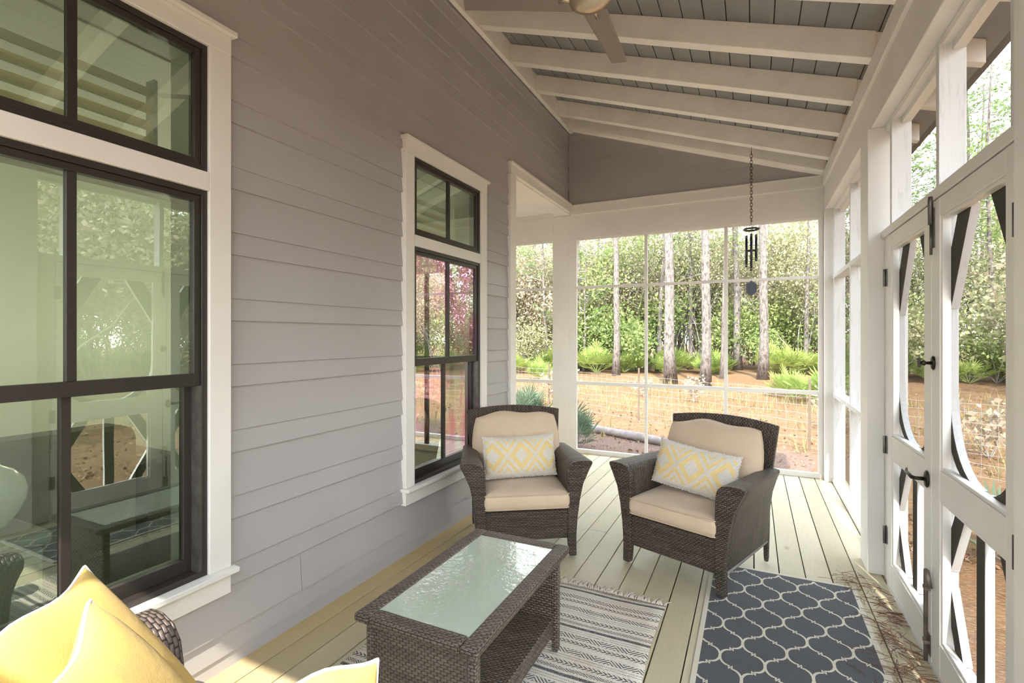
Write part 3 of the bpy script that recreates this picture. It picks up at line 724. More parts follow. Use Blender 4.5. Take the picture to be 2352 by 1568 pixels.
# ------------------------------------------------------------------ cushions
def pillow_mesh(W, H, T, n=22, pinch=.06, sag=0, seed=0, sq=0):
    """soft knife-edge pillow in the XZ plane, thickness along Y"""
    rnd = random.Random(seed); mb = MB(); ph = [rnd.uniform(0, 6) for _ in range(6)]
    def pt(u, v, s):
        u0, v0 = u, v
        kx, kz = (1 - sq * v*v / 2) ** .5, (1 - sq * u*u / 2) ** .5
        x = u * W / 2 * (1 - pinch * (v*v) * 0 - pinch * (1 - v*v) * .55); z = v * H / 2 * (1 - pinch * (1 - u*u) * .55)
        z -= sag * (1 - u*u) * max(v, 0)
        x *= kx; z *= kz
        if sq: z += .010 * sin(5.5*u + ph[3]) * max(v, 0)
        t = T / 2 * (max(0, 1 - abs(u)**2.6) * max(0, 1 - abs(v)**2.6)) ** .5
        t *= 1 + .06 * sin(3*u + ph[0]) * sin(2.6*v + ph[1]) + .03 * sin(7*u + ph[2] + 2*v)
        return (x, s * t, z)
    P = {}
    for s in (1, -1):
        for i in range(n + 1):
            for j in range(n + 1):
                u, v = -cos(pi * i / n), -cos(pi * j / n)
                P[s, i, j] = pt(u, v, s)
    for s in (1, -1):
        for i in range(n):
            for j in range(n):
                q = [(i, j), (i+1, j), (i+1, j+1), (i, j+1)]
                if s == 1: q = q[::-1]
                mb.face([P[s, a, b] for a, b in q], [(P[s, a, b][0], P[s, a, b][2]) for a, b in q], True)
    edge = [P[1, i, 0] for i in range(n)] + [P[1, n, j] for j in range(n)] + [P[1, n - i, n] for i in range(n)] + [P[1, 0, n - j] for j in range(n)]
    return mb, edge
def weld(o):
    bm = bmesh.new(); bm.from_mesh(o.data); bmesh.ops.remove_doubles(bm, verts=bm.verts, dist=.0004); bmesh.ops.recalc_face_normals(bm, faces=bm.faces); bm.to_mesh(o.data); bm.free(); return o
def box_cushion(W, D, H, crown=.012, r=.03, parent=None, mat=None, pip=None, name='seat_cushion'):
    """welted box cushion, origin at the centre of its underside"""
    mb = MB(); n = 14
    def out(s, zz, cr):
        L = []
        a, b = W/2 - s, D/2 - s; rr = max(r - s * .5, .008)
        for cx_, cy_, st in ((a - rr, b - rr, 0), (-a + rr, b - rr, 90), (-a + rr, -b + rr, 180), (a - rr, -b + rr, 270)):
            for q in range(6):
                t = rad(st + q * 18); L.append((cx_ + rr*cos(t), cy_ + rr*sin(t), zz + cr))
        return L
    loops = [out(.20, 0, -.0), out(.06, 0, 0), out(.012, .004, 0), out(0, .012, 0), out(-.006, H*.35, 0), out(-.006, H*.65, 0), out(0, H - .012, 0), out(.012, H - .003, 0), out(.05, H, crown*.6), out(.12, H, crown), out(.2, H, crown*1.1)]
    mb.loft(loops); o = mb.build(name, mat, parent)
    for zz in (.010, H - .010):
        MB().tube(out(-.002, zz, 0), .0045, 6, ring=True).build('piping', pip, o)
    return o

# ------------------------------------------------------------------ wicker armchairs
def arm_outline(hw, zt, k):
    """cross-section (x,z) of one arm, x outward; k 0 front .. 1 rear"""
    o = hw
    f = 1 - .35 * k
    outer = [(o - .004, .135), (o + .004, .25), (o + .018*f + .002, .37), (o + .042*f, .47), (o + .078*f, .55), (o + .106*f, zt - .012)]
    top = [(o + .101*f, zt + .002), (o + .06*f, zt + .006), (o + .01, zt + .004), (o - .025, zt - .006), (o - .048, zt - .03), (o - .058, zt - .07)]
    inner = [(o - .060, .46), (o - .060, .36), (o - .058, .25), (o - .056, .135)]
    return outer + top + inner
def armchair(label, back_dz, seed):
    root = empty('armchair', (0, 0, 0), 0, label, 'armchair', None)
    hw = .33; F_, Bk = -.335, .335; W = M['wicker']
    for s in (-1, 1):
        a = MB(); L = []
        for q in range(7):
            t = q / 6; y = F_ + .045 + t * (.60)
            L.append([(s*px_, y, pz - .012 * t) for px_, pz in arm_outline(hw, .615, t)])
        if s > 0: L = [l_[::-1] for l_ in L]
        a.loft(L); a.build('armrest', W, root, bevel=.004)
        # front leg: a flared wicker board
        fl = MB(); out = arm_outline(hw, .617, 0)
        poly = [(hw - .050, 0), (hw - .002, 0)] + [(p[0] + .001, p[1]) for p in out[:-3]] + [(hw - .062, .36), (hw - .062, .14)]
        poly = [(s*p[0], p[1]) for p in poly]
        if s < 0: poly = poly[::-1]
        fl.prism(poly, 'y', F_, F_ + .047).build('leg', W, root, bevel=.008)
        MB().loft([[(s*(hw - .016) + cx_*r_, Bk - .015 + cy_*r_, z) for cx_, cy_ in ((-1,-1),(1,-1),(1,1),(-1,1))] for r_, z in ((.011, 0), (.014, .03), (.018, .25), (.020, .60))]).build('leg', W, root, bevel=.006)
        MB().tube([(s*(hw - .018), F_ + .04, .125), (s*(hw - .018), Bk - .02, .135)], .017, 10).build('stretcher', M['wrap'], root)
    B(-hw + .058, hw - .058, F_ + .012, F_ + .035, .115, .318).build('front_panel', W, root, bevel=.006)
    B(-hw + .058, hw - .058, F_ + .012, Bk - .03, .296, .312).build('seat_deck', W, root, bevel=.004)
    # back: leaning panel with arched top
    bk = MB(); n = 12; L = []
    for i in range(n + 1):
        u = -1 + 2*i/n; x = u * .366; top = .865 + .032 * (1 - u*u); 
        xb = u * .325
        y0, y1 = .270, .378; cv = .03 * (1 - u*u)
        L.append([(xb, y0 + cv, .30), ((xb+x)/2, (y0+y1)/2 + cv, .30 + (top-.30)*.5), (x, y1 + cv, top), (x, y1 + cv + .032, top - .004), ((xb+x)/2, (y0+y1)/2 + cv + .032, .30 + (top-.30)*.5), (xb, y0 + cv + .032, .30)])
    L = [l_[::-1] for l_ in L]
    # uv so the strands run level
    bk.loft(L, sm=False); bk.build('backrest', W, root, bevel=.005)
    c = box_cushion(.56, .575, .108, parent=root, mat=M['tan'], pip=M['piping_tan']); c.location = (0, -.055, .314)
    pm, ed = pillow_mesh(.67, .47, .19, seed=seed, pinch=.03, sag=-.012, sq=.42)
    bc = weld(pm.build('back_cushion', M['tan'], root)); bc.location = (0, .215, .625); bc.rotation_euler = (rad(-14), 0, 0)
    MB().tube(ed, .0045, 6, ring=True).build('piping', M['piping_tan'], bc)
    return root
ch1 = armchair('brown wicker armchair with tan cushions, set close to the far window', 0, 3)
ch1.location = (-1.499, 3.232, .0085); ch1.rotation_euler = (0, 0, rad(33))
ch2 = armchair('brown wicker armchair with tan cushions, one leg on the trellis rug', 0, 11)
ch2.location = (-.330, 3.390, .0098); ch2.rotation_euler = (0, 0, rad(-20.5))
def lumbar_pillow(label, chair, loc, rx, ry, rz, seed):
    pm, ed = pillow_mesh(.515, .285, .135, seed=seed, pinch=.05, sag=.012)
    root = weld(pm.build('lumbar_pillow', M['lumbar'])); tag(root, label, 'pillow')
    cm = Matrix.Translation(chair.location) @ chair.rotation_euler.to_matrix().to_4x4()
    root.matrix_world = cm @ Matrix.Translation(loc) @ Euler((rad(rx), rad(ry), rad(rz))).to_matrix().to_4x4()
    fr = MB(); rnd = random.Random(seed); n = len(ed)
    for i in range(n):
        a, b = Vector(ed[i]), Vector(ed[(i+1) % n]); m_ = max(1, int((b-a).length / .006))
        for q in range(m_):
            p = a.lerp(b, q/m_); d = Vector((p.x * .8, 0, p.z * 1.4)).normalized()
            fr.tube([p - d*.004, p + d*rnd.uniform(.004, .010) + Vector((0, rnd.uniform(-.004, .004), 0))], .0026, 4)
    fr.build('knotted_edge', M['piping_white'], root); return root
lumbar_pillow('yellow and cream diamond lumbar pillow on the armchair near the window', ch1, (-.005, -.004, .588), -17, -1, 4, 5)
lumbar_pillow('yellow and cream diamond lumbar pillow slumped in the chair on the trellis rug', ch2, (.004, -.022, .592), -18, 6, 5, 6)

# ------------------------------------------------------------------ coffee table
ct = empty('coffee_table', (-1.025, 1.785, .0095), 0, 'brown wicker coffee table with frosted green glass top and lower shelf', 'coffee table')
x0, x1, y0, y1 = -.252, .252, -.440, .437; WT = M['wickertab']
mb = MB(); t = .066
for a in ((x0, x0 + t, y0, y1), (x1 - t, x1, y0, y1), (x0 + t, x1 - t, y0, y0 + t), (x0 + t, x1 - t, y1 - t, y1)): mb.box(*a, .428, .460)
mb.build('top_frame', WT, ct, bevel=.010)
B(x0 + t - .004, x1 - t + .004, y0 + t - .004, y1 - t + .004, .4475, .4545).build('glass_top', M['tabglass'], ct, bevel=.001)
B(x0 + t, x1 - t, y0 + t, y1 - t, .440, .446).build('glass_backing', M['jamb'], ct)
for ya, yb in ((-.400, -.372), (.345, .373)):
    B(-.222, .222, ya, yb, .045, .430).build('end_panel', WT, ct, bevel=.008)
B(-.205, .205, -.372, .345, .120, .150).merge(B(.180, .205, -.372, .345, .075, .125)).merge(B(-.205, -.180, -.372, .345, .075, .125)).build('shelf', WT, ct, bevel=.006)
for sx_ in (-1, 1):
    for yy in (-.386, .359):
        MB().loft([[(sx_*.210 + a*r_, yy + b*r_, z) for a, b in ((-1,-1),(1,-1),(1,1),(-1,1))] for r_, z in ((.013, 0), (.016, .02), (.017, .43))]).build('leg', WT, ct, bevel=.005)

# ------------------------------------------------------------------ rugs
ra = B(-1.64, -.425, .95, 2.775, .0005, .007); 
rug = empty('striped_rug', (0, 0, 0), 0, 'cream woven rug with charcoal stripes and fringe under the coffee table', 'rug')
rug.location = (-1.03, 1.86, 0)
mb = MB(); nx, ny = 24, 36
def ry(x, y): return .0055 + .0020 * sin(x*9 + y*5) * sin(y*7 - x*3)
g = {}
for i in range(nx + 1):
    for j in range(ny + 1):
        x_ = -.61 + 1.215 * i / nx; y_ = -.91 + 1.825 * j / ny
        xx = x_ + .006 * sin(y_*8) * (1 if x_ > 0 else .5); yy = y_ - .010 * max(0, x_) + .004 * sin(x_*14)
        g[i, j] = (xx, yy, ry(x_, y_))
for i in range(nx):
    for j in range(ny): mb.face([g[i, j], g[i+1, j], g[i+1, j+1], g[i, j+1]], sm=True)
for i in range(nx): 
    for j in (0, ny): a, b = g[i, j], g[i+1, j]; mb.face([a, b, (b[0], b[1], .0008), (a[0], a[1], .0008)])
for j in range(ny):
    for i in (0, nx): a, b = g[i, j], g[i, j+1]; mb.face([a, b, (b[0], b[1], .0008), (a[0], a[1], .0008)])
weld(mb.build('weave', M['stripes'], rug))
for sy in (1,):
    fr = MB()
    for i in range(150):
        x_ = -.60 + 1.2 * i / 149 + random.uniform(-.003, .003); yb = (.905 if sy > 0 else -.905) - .010*max(0, x_)
        a = random.uniform(-.7, .7); ln = random.uniform(.035, .07)
        fr.tube([(x_, yb, .005), (x_ + a*.012, yb + sy*.02, .009 + random.uniform(0, .005)), (x_ + a*.03, yb + sy*ln, .0045), (x_ + a*.04 + random.uniform(-.01, .01), yb + sy*(ln+.008), .004)], [.0040, .0038, .0032, .0018], 5)
    tag(fr.build('fringe', M['fringe'], rug), kind='stuff')
rb = empty('trellis_rug', (.145, 2.51, 0), 0, 'slate grey rug with cream trellis pattern and border by the screen doors', 'rug')
RX, RY = .385, .93
B(-RX + .022, RX - .022, -RY + .022, RY - .022, .001, .0075).build('field', M['rugblue'], rb)
mb = MB()
for a in ((-RX, -RX + .024, -RY, RY), (RX - .024, RX, -RY, RY), (-RX + .024, RX - .024, -RY, -RY + .024), (-RX + .024, RX - .024, RY - .024, RY)): mb.box(*a, .001, .0080)
mb.build('border', M['rugcream'], rb, bevel=.002)
# trellis ribbon raised on the field
def edge_curve():
    A = [(.040 - .040*cos(t*pi/14), .14 - .060*sin(t*pi/14)) for t in range(8)]
    Z = [(.0455 - .0085, .060), (.0455 + .0085, .080)]
    Bq = [(.091 - p[0], .14 - p[1]) for p in A][::-1]
    return A + Z + Bq
def ribbon(mb, pts, w, z, clip):
    n = len(pts); offs = []
    for q in range(n):
        a = Vector(pts[max(q-1, 0)]); b = Vector(pts[min(q+1, n-1)]); d = (b - a).normalized(); offs.append(Vector((-d.y, d.x)) * w / 2)
    for q in range(n - 1):
        (ax, ay), (bx_, by) = pts[q], pts[q+1]
        if not (clip[0] < min(ax, bx_) and max(ax, bx_) < clip[1] and clip[2] < min(ay, by) and max(ay, by) < clip[3]): continue
        o0, o1 = offs[q], offs[q+1]
        mb.face([(ax - o0.x, ay - o0.y, z), (bx_ - o1.x, by - o1.y, z), (bx_ + o1.x, by + o1.y, z), (ax + o0.x, ay + o0.y, z)])
mb = MB(); E_ = edge_curve(); clip = (-RX + .022, RX - .022, -RY + .022, RY - .022)
zc = .0082
for i in range(-6, 7):
    for j in range(-9, 10):
        if (i + j) % 2: continue
        cx_, cy_ = -.098 + .091 * i, -.072 + .14 * j   # lattice nodes
        for sx_, sy in ((1, 1), (-1, 1), (1, -1), (-1, -1)):
            if sy < 0: continue
            # node is the foot of an edge rising to its upper left and upper right neighbours
            pts = [(cx_ + sx_*(.091 - p[0]), cy_ + (.14 - (.14 - p[1]))) for p in E_] if False else [(cx_ + sx_*(p[0]), cy_ + (.14 - p[1])) for p in E_]
            ribbon(mb, pts, .0105, zc + (.0004 if sx_ > 0 else 0), clip)
        ribbon(mb, [(cx_, cy_ - .012), (cx_, cy_ + .012)], .0125, zc + .0008, clip)
mb.build('trellis_pattern', M['rugcream'], rb, recalc=False)

# dead pine needles on the deck by the doors
mb = MB(); rnd = random.Random(5)
for i in range(170):
    t = rnd.random(); cx_, cy_ = .42 + .24*rnd.random() + .08*(rnd.random()-.5), 2.25 + 1.35 * t
    if cx_ > .66: cx_ = .66
    if cx_ < .535 and cy_ < 3.44 and rnd.random() < .8: cx_ = .60 + .05*rnd.random()
    zb = .0112 if cx_ < .64 else .0025
    a = rnd.uniform(0, pi*2); b = a + rnd.uniform(-.5, .5)
    for q in range(rnd.choice((1, 2, 3))):
        L_ = rnd.uniform(.05, .12); a2 = a + rnd.uniform(-.3, .3)
        p0 = Vector((cx_, cy_, zb)); p2 = p0 + Vector((cos(a2), sin(a2), 0)) * L_; p1 = (p0 + p2)/2 + Vector((-sin(a2), cos(a2), 0)) * rnd.uniform(-.014, .014) + Vector((0, 0, .003))
        mb.tube([p0, p1, p2], .0011, 4)
tag(mb.build('pine_needles', M['straw']), 'dead brown pine needles littering the deck beside the screen doors', 'pine needles', kind='stuff')

# ------------------------------------------------------------------ loveseat with yellow pillows (bottom left)
sf = empty('wicker_loveseat', (-1.015, .55, 0), 0, 'grey-brown wicker loveseat with beige seat cushions under the near window', 'sofa')
WS = M['wickersofa']
for s in (-1, 1):
    L = []; hx = .56
    for q in range(8):
        t = q / 7; y = .365 - t * .70
        dz = -.035 * (1 - t) ** 4; f = 1
        prof = [(hx - .02, .12), (hx, .28), (hx + .03, .42), (hx + .075, .53), (hx + .135, .60), (hx + .14, .635), (hx + .11, .655), (hx + .055, .655), (hx + .0, .635), (hx - .035, .59), (hx - .05, .52), (hx - .052, .40), (hx - .052, .25), (hx - .05, .12)]
        L.append([(s*px_, y, pz - .032 * (pz > .5) + dz * (pz - .1)) for px_, pz in prof])
    if s < 0: L = [l_[::-1] for l_ in L]
    MB().loft(L).build('armrest', WS, sf, bevel=.012)
    MB().loft([[(s*(hx - .025) + a*r_, .335 + b*r_, z) for a, b in ((-1,-1),(1,-1),(1,1),(-1,1))] for r_, z in ((.02, 0), (.026, .14))]).build('leg', WS, sf, bevel=.006)
    MB().loft([[(s*(hx - .025) + a*r_, -.30 + b*r_, z) for a, b in ((-1,-1),(1,-1),(1,1),(-1,1))] for r_, z in ((.02, 0), (.026, .14))]).build('leg', WS, sf, bevel=.006)
B(-.51, .51, .32, .345, .10, .31).build('front_panel', WS, sf, bevel=.006); B(-.51, .51, -.33, .33, .285, .305).build('seat_deck', WS, sf, bevel=.004)
MB().hexa([(-.60, -.345, .12), (.60, -.345, .12), (.60, -.31, .12), (-.60, -.31, .12), (-.62, -.42, .84), (.62, -.42, .84), (.62, -.385, .84), (-.62, -.385, .84)]).build('backrest', WS, sf, bevel=.01)
for s in (-1, 1):
    c = box_cushion(.50, .66, .125, crown=.02, r=.05, parent=sf, mat=M['sofacush'], pip=M['sofacush']); c.location = (s*.252, .045, .308)
def throw(label, peak, e1, e2, size, th, seed):
    """square pillow whose upper corner is at peak; e1 runs along its top edge, e2 down its side"""
    e1 = Vector(e1).normalized(); e2 = Vector(e2); e2 = (e2 - e1 * e2.dot(e1)).normalized(); n_ = e1.cross(e2)
    pm, ed = pillow_mesh(size, size, th, seed=seed, pinch=.15, sq=.13)
    o = weld(pm.build('throw_pillow', M['yellow'])); tag(o, label, 'pillow')
    c = Vector(peak) + (e1 + e2) * size / 2 * .985
    R_ = Matrix((e1, n_, -e2)).transposed().to_4x4(); o.matrix_world = Matrix.Translation(c) @ R_
    MB().tube(ed, .0042, 8, ring=True).build('piping', M['piping_white'], o)
    return o
throw('yellow throw pillow leaning behind another one below the near window', (-1.505, .66, .872), (.25, -.38, -.03), (.22, .17, -.37), .46, .15, 1)
throw('yellow throw pillow with its piped corner up, overlapping the pillow by the window', (-1.228, .548, .902), (.35, -.29, -.08), (.055, .25, -.39), .42, .15, 2)
throw('yellow throw pillow at the end of the loveseat nearest the coffee table', (-.690, .800, .802), (-.53, -.80, .0), (.05, .02, -.44), .36, .13, 3)

# ------------------------------------------------------------------ ceiling fan
fx, fy = -.775, 2.53; ztop = zr(fx) + .165
fan = empty('ceiling_fan', (fx, fy, ztop), 0, 'brushed metal ceiling fan with three taupe blades under the sloped ceiling', 'ceiling fan')
zz = lambda z: z - ztop
MB().lathe([(.001, zz(3.180)), (.055, zz(3.184)), (.098, zz(3.198)), (.118, zz(3.222)), (.122, zz(3.255)), (.11, zz(3.295)), (.07, zz(3.325)), (.02, zz(3.335))], n=32).build('motor', M['fanmetal'], fan)
MB().tube([(0, 0, zz(3.33)), (0, 0, zz(ztop - .03))], .012, 12).build('downrod', M['fanmetal'], fan)
MB().lathe([(.02, -.07), (.06, -.045), (.065, -.005), (.001, -.003)], n=24).build('canopy', M['fanmetal'], fan)
for a in (90, 204, 326):
    L = []; R_ = Matrix.Rotation(rad(a), 4, 'Z')
    for q in range(7):
        t = q / 6; r_ = .085 + .575 * t; wd = .074 - .022 * t; tw = rad(12 - 4*t); zc_ = zz(3.215)
        sec = []
        for (u, th) in ((-1, 0), (-.8, .004), (0, .006), (.8, .004), (1, 0), (.8, -.003), (0, -.004), (-.8, -.003)):
            sec.append(R_ @ Vector((r_, u*wd*cos(tw), zc_ + u*wd*sin(tw) + th)))
        L.append(sec)
    b_ = MB().loft(L, sm=False).build('blade', M['fan'], fan, bevel=.001)
    MB().tube([R_ @ Vector((.06, 0, zc_)), R_ @ Vector((.16, 0, zc_ - .002))], .012, 8).build('blade_arm', M['fanmetal'], b_)

# ------------------------------------------------------------------ wind chime
wx, wy = -.016, 5.455; zt = zr(wx)
wc = empty('wind_chime', (wx, wy, zt), 0, 'black wind chime with navy sail hanging on a long chain from the last rafter', 'wind chime')
Z = lambda z: z - zt
MB().tube([(0, 0, 0), (0, 0, Z(3.262))], .0016, 6).tube([(0,0,Z(3.275)), (0,0,Z(3.24))], .004, 6).build('hook', M['blackmetal'], wc)
z = 3.245; i = 0
ch = empty('chain', (0, 0, 0)); ch.parent = wc
while z > 2.60:
    cz = Z(z - .018); pts = []
    for q in range(12):
        t = 2*pi*q/12; ax_ = .0115*cos(t); az = .021*sin(t)
        pts.append((ax_, 0, cz + az) if i % 2 == 0 else (ax_*.35, ax_*.9, cz + az))
    MB().tube(pts, .0026, 6, ring=True).build('link', M['chain'], ch); z -= .030; i += 1
MB().tube([(0,0,Z(2.60)), (.012,0,Z(2.585)), (-.006,0,Z(2.575)), (0,0,Z(2.56))], .003, 6).build('hook', M['chain'], wc)
rg = MB().tube([(.066*cos(2*pi*q/28), .066*sin(2*pi*q/28), Z(2.505)) for q in range(28)], .010, 8, ring=True).build('ring', M['chimewood'], wc)
cd = MB()
for q in range(6): cd.tube([(0,0,Z(2.56)), (.064*cos(2*pi*q/6 + .3), .064*sin(2*pi*q/6 + .3), Z(2.513))], .0009, 4)
cd.build('support_cords', M['chimecord'], wc)
specs = [(2.448, 2.155), (2.440, 2.130), (2.452, 2.090), (2.445, 2.185), (2.405, 2.195), (2.430, 2.185)]
for q, (za, zb) in enumerate(specs):
    a = 2*pi*q/6 + 2.6; px_, py_ = .050*cos(a), .050*sin(a)
    tb = MB().lathe([(.001, Z(zb)), (.0115, Z(zb)), (.0115, Z(za)), (.001, Z(za))], (px_, py_, 0), 14).build('chime_tube', M['chime'], wc)
    for zc_ in (za - .014, za - .020, zb + .014, zb + .022): MB().lathe([(.0119, Z(zc_)), (.0119, Z(zc_ + .0018))], (px_, py_, 0), 14).build('silver_band', M['silver'], tb)
    MB().tube([(px_, py_, Z(za)), (px_*1.15, py_*1.15, Z(2.50))], .0008, 4).build('tube_cord', M['chimecord'], wc)
MB().lathe([(.001, Z(2.288)), (.040, Z(2.288)), (.040, Z(2.300)), (.001, Z(2.300))], n=24).build('striker', M['chimewood'], wc)
MB().tube([(0, 0, Z(2.50)), (0, 0, Z(2.0))], .0009, 4).build('sail_cord', M['chimecord'], wc)
hexp = [(.0, 2.000), (.020, 1.985), (.050, 1.965), (.052, 1.955), (.050, 1.890), (.030, 1.868), (0, 1.848), (-.030, 1.868), (-.050, 1.890), (-.052, 1.955), (-.050, 1.965), (-.020, 1.985)]
sl = MB().prism([(a, Z(b)) for a, b in hexp][::-1], 'y', -.004, .004).build('sail', M['sail'], wc, bevel=.002); sl.rotation_euler = (0, 0, rad(24))
MB().prism([(a*.55, Z(b)) for a, b in hexp][::-1], 'y', -.0055, .0055).build('sail_face', M['sail'], sl)

# ------------------------------------------------------------------ outdoors
gm = MB(); NX, NY = 70, 70
def gh(x, y):
    d = math.hypot(x + .5, y - 3); h = GZ
    if d > 10: h += .06 * sin(x*.31 + 1) * sin(y*.27) + .04 * sin(x*.8 + y*.5)
    return h
xs = [-90 + 180 * (i / NX) for i in range(NX + 1)]; ys = [-50 + 170 * (j / NY) for j in range(NY + 1)]
for i in range(NX):
    for j in range(NY):
        gm.face([(xs[i], ys[j], gh(xs[i], ys[j])), (xs[i+1], ys[j], gh(xs[i+1], ys[j])), (xs[i+1], ys[j+1], gh(xs[i+1], ys[j+1])), (xs[i], ys[j+1], gh(xs[i], ys[j+1]))], sm=True)
struct(weld(gm.build('ground', M['ground'])))

def tuft(mb, c, d, r, n, wd, rnd, flat=.6):
    """spray of needles round direction d"""
    c = Vector(c)
    for _ in range(n):
        v = (Vector((rnd.gauss(0, 1), rnd.gauss(0, 1), rnd.gauss(0, 1) * flat)) + Vector(d) * 1.6).normalized() * r * rnd.uniform(.6, 1.1)
        p = v.cross(Vector((rnd.uniform(-1,1), rnd.uniform(-1,1), rnd.uniform(-1,1)))).normalized() * wd
        mb.face([c - p, c + p, c + v])
def leafq(mb, c, s, rnd, el=1.6):
    c = Vector(c); a = Vector((rnd.gauss(0,1), rnd.gauss(0,1), rnd.gauss(0,1))).normalized(); b = a.orthogonal().normalized()
    b = (Matrix.Rotation(rnd.uniform(0, 6.3), 3, a) @ b); a = a * s * el; b = b * s
    mb.face([c - a*.5, c + b*.5, c + a*.5, c - b*.5])
def limb(mb, p, d, L_, r, rnd, depth, tips, bend=.25, n=5):
    pts = [Vector(p)]; d = Vector(d).normalized()
    for _ in range(4):
        d = (d + Vector((rnd.uniform(-1,1), rnd.uniform(-1,1), rnd.uniform(-.6, .8))) * bend).normalized(); pts.append(pts[-1] + d * L_ / 4)
    mb.tube(pts, [r * (1 - .17*i) for i in range(5)], n, caps=False); tips.append(pts[-1])
    if depth > 0:
        for _ in range(rnd.choice((2, 3))):
            k = rnd.choice((2, 3, 4)); dd = (d + Vector((rnd.uniform(-1,1), rnd.uniform(-1,1), rnd.uniform(-.3, .8)))).normalized()
            limb(mb, pts[k], dd, L_ * rnd.uniform(.5, .75), r * .5, rnd, depth - 1, tips, bend, max(3, n-1))
def pine(seed, H, r, crown0, ntuft, bendx=.0, mat='needle', low=0):
    rnd = random.Random(seed); root = empty('pine_tree'); t = MB(); pts = []; rs = []
    px_ = py_ = 0; 
    for i in range(15):
        f = i / 14; px_ += rnd.uniform(-.05, .05) + bendx * sin(f*5) * .15; py_ += rnd.uniform(-.05, .05)
        pts.append((px_, py_, f * H)); rs.append(r * (1.35 if i == 0 else 1) * (1 - .72 * f))
    n = 12; t.tube(pts, rs, n)
    tk = t.build('trunk', M['bark'], root); br = MB(); cr = MB()
    nb = int((H - crown0) * 2.0) + low
    for b in range(nb):
        z = crown0 + (H - crown0) * (b / nb) if b >= low else rnd.uniform(2.5, crown0)
        f = z / H * 14; i = min(int(f), 13); c = Vector(pts[i]).lerp(Vector(pts[i+1]), f - i)
        a = rnd.uniform(0, 2*pi); Lb = rnd.uniform(1.0, 3.0) * (1 - .5 * max(0, (z - crown0) / (H - crown0 + .1))) * (.7 if b < low else 1)
        d = Vector((cos(a), sin(a), rnd.uniform(-.1, .45))).normalized(); e = c + d * Lb + Vector((0, 0, Lb*.12))
        m_ = c.lerp(e, .5) + Vector((0, 0, -.08*Lb)); br.tube([c, m_, e], [.035, .022, .01], 4, caps=False)
        for _ in range(max(3, int(ntuft * Lb / 2))):
            f2 = rnd.uniform(.35, 1.05); p = c.lerp(e, f2) + Vector((rnd.gauss(0, .22), rnd.gauss(0, .22), rnd.gauss(0, .14)))
            tuft(cr, p, d + Vector((0, 0, .5)), .28, 9, .016, rnd)
    br.build('branches', M['greybark'], root, recalc=False); cr.build('needles', M[mat], root, recalc=False)
    return root
def leafy(seed, H, spread, nleaf, mat, size=.07, stems=3, name='understory_tree', droop=0):
    rnd = random.Random(seed); root = empty(name); t = MB(); tips = []
    for s in range(stems):
        a = rnd.uniform(0, 2*pi)
        limb(t, (rnd.uniform(-.2,.2), rnd.uniform(-.2,.2), 0), (cos(a)*.22, sin(a)*.22, 1), H * rnd.uniform(.5, .7), .05, rnd, 3, tips, .28)
    t.build('trunk', M['greybark'], root, recalc=False); cr = MB()
    for _ in range(nleaf):
        c = rnd.choice(tips); p = c + Vector((rnd.gauss(0, spread), rnd.gauss(0, spread), rnd.gauss(0, spread*.8) - droop*rnd.random()))
        if p.z < .2: p.z = rnd.uniform(.2, 1.5)
        leafq(cr, p, size * rnd.uniform(.6, 1.4), rnd)
    cr.build('leaves', M[mat], root, recalc=False); return root
def palmetto(seed, R_, nf, mat='palm', name='palmetto'):
    rnd = random.Random(seed); root = empty(name); st = MB(); lf = MB()
    for _ in range(nf):
        a = rnd.uniform(0, 2*pi); el = rnd.uniform(.35, 1.35); L_ = R_ * rnd.uniform(.5, .9)
        d = Vector((cos(a)*cos(el), sin(a)*cos(el), sin(el))); e = d * L_ + Vector((0, 0, .05)); st.tube([(0,0,.02), e], [.009, .006], 4, caps=False)
        u = d; w_ = u.cross(Vector((0,0,1))).normalized(); v = w_.cross(u); fr = R_ * rnd.uniform(.42, .62)
        tilt = rnd.uniform(-.5, .6); nrm = (v + u*tilt).normalized()
        for q in range(17):
            t = rad(-115 + 230 * q / 16); dd = (u * cos(t) + w_ * sin(t) + nrm * (.18 + .05*rnd.uniform(-1, 1))).normalized()
            pr_ = dd.cross(nrm).normalized() * .020 * (fr / .45); ln = fr * (1 - .25*abs(t)/2) * rnd.uniform(.9, 1.05)
            m_ = e + dd * ln * .6; tip = e + dd * ln + Vector((0, 0, -.05*ln))
            lf.face([e, m_ + pr_, tip, m_ - pr_])
    st.build('stalks', M['greybark'] if mat != 'palm' else M['bush'], root, recalc=False); lf.build('fronds', M[mat], root, recalc=False); return root
def bush(seed, R_, n, mat, size=.05, name='bush'):
    rnd = random.Random(seed); root = empty(name); st = MB(); tips = []
    for _ in range(6):
        a = rnd.uniform(0, 2*pi); limb(st, (0, 0, 0), (cos(a)*.6, sin(a)*.6, 1), R_*.9, .012, rnd, 2, tips, .3, 4)
    st.build('stems', M['greybark'], root, recalc=False); lf = MB()
    for _ in range(n):
        c = rnd.choice(tips); p = c + Vector((rnd.gauss(0, .2*R_), rnd.gauss(0, .2*R_), rnd.gauss(0, .2*R_)))
        if p.z < .03: p.z = abs(p.z) + .03
        leafq(lf, p, size * rnd.uniform(.6, 1.4), rnd)
    lf.build('leaves', M[mat], root, recalc=False); return root
def place(proto, used, x, y, s=1, rz=None, sz=None):
    o = proto if not used.get(proto.name) else copy_tree(proto); used[proto.name] = True
    o.location = (x, y, gh(x, y) - .02); o.rotation_euler = (0, 0, random.uniform(0, 6.3) if rz is None else rz); o.scale = (s, s, sz or s); return o
used = {}
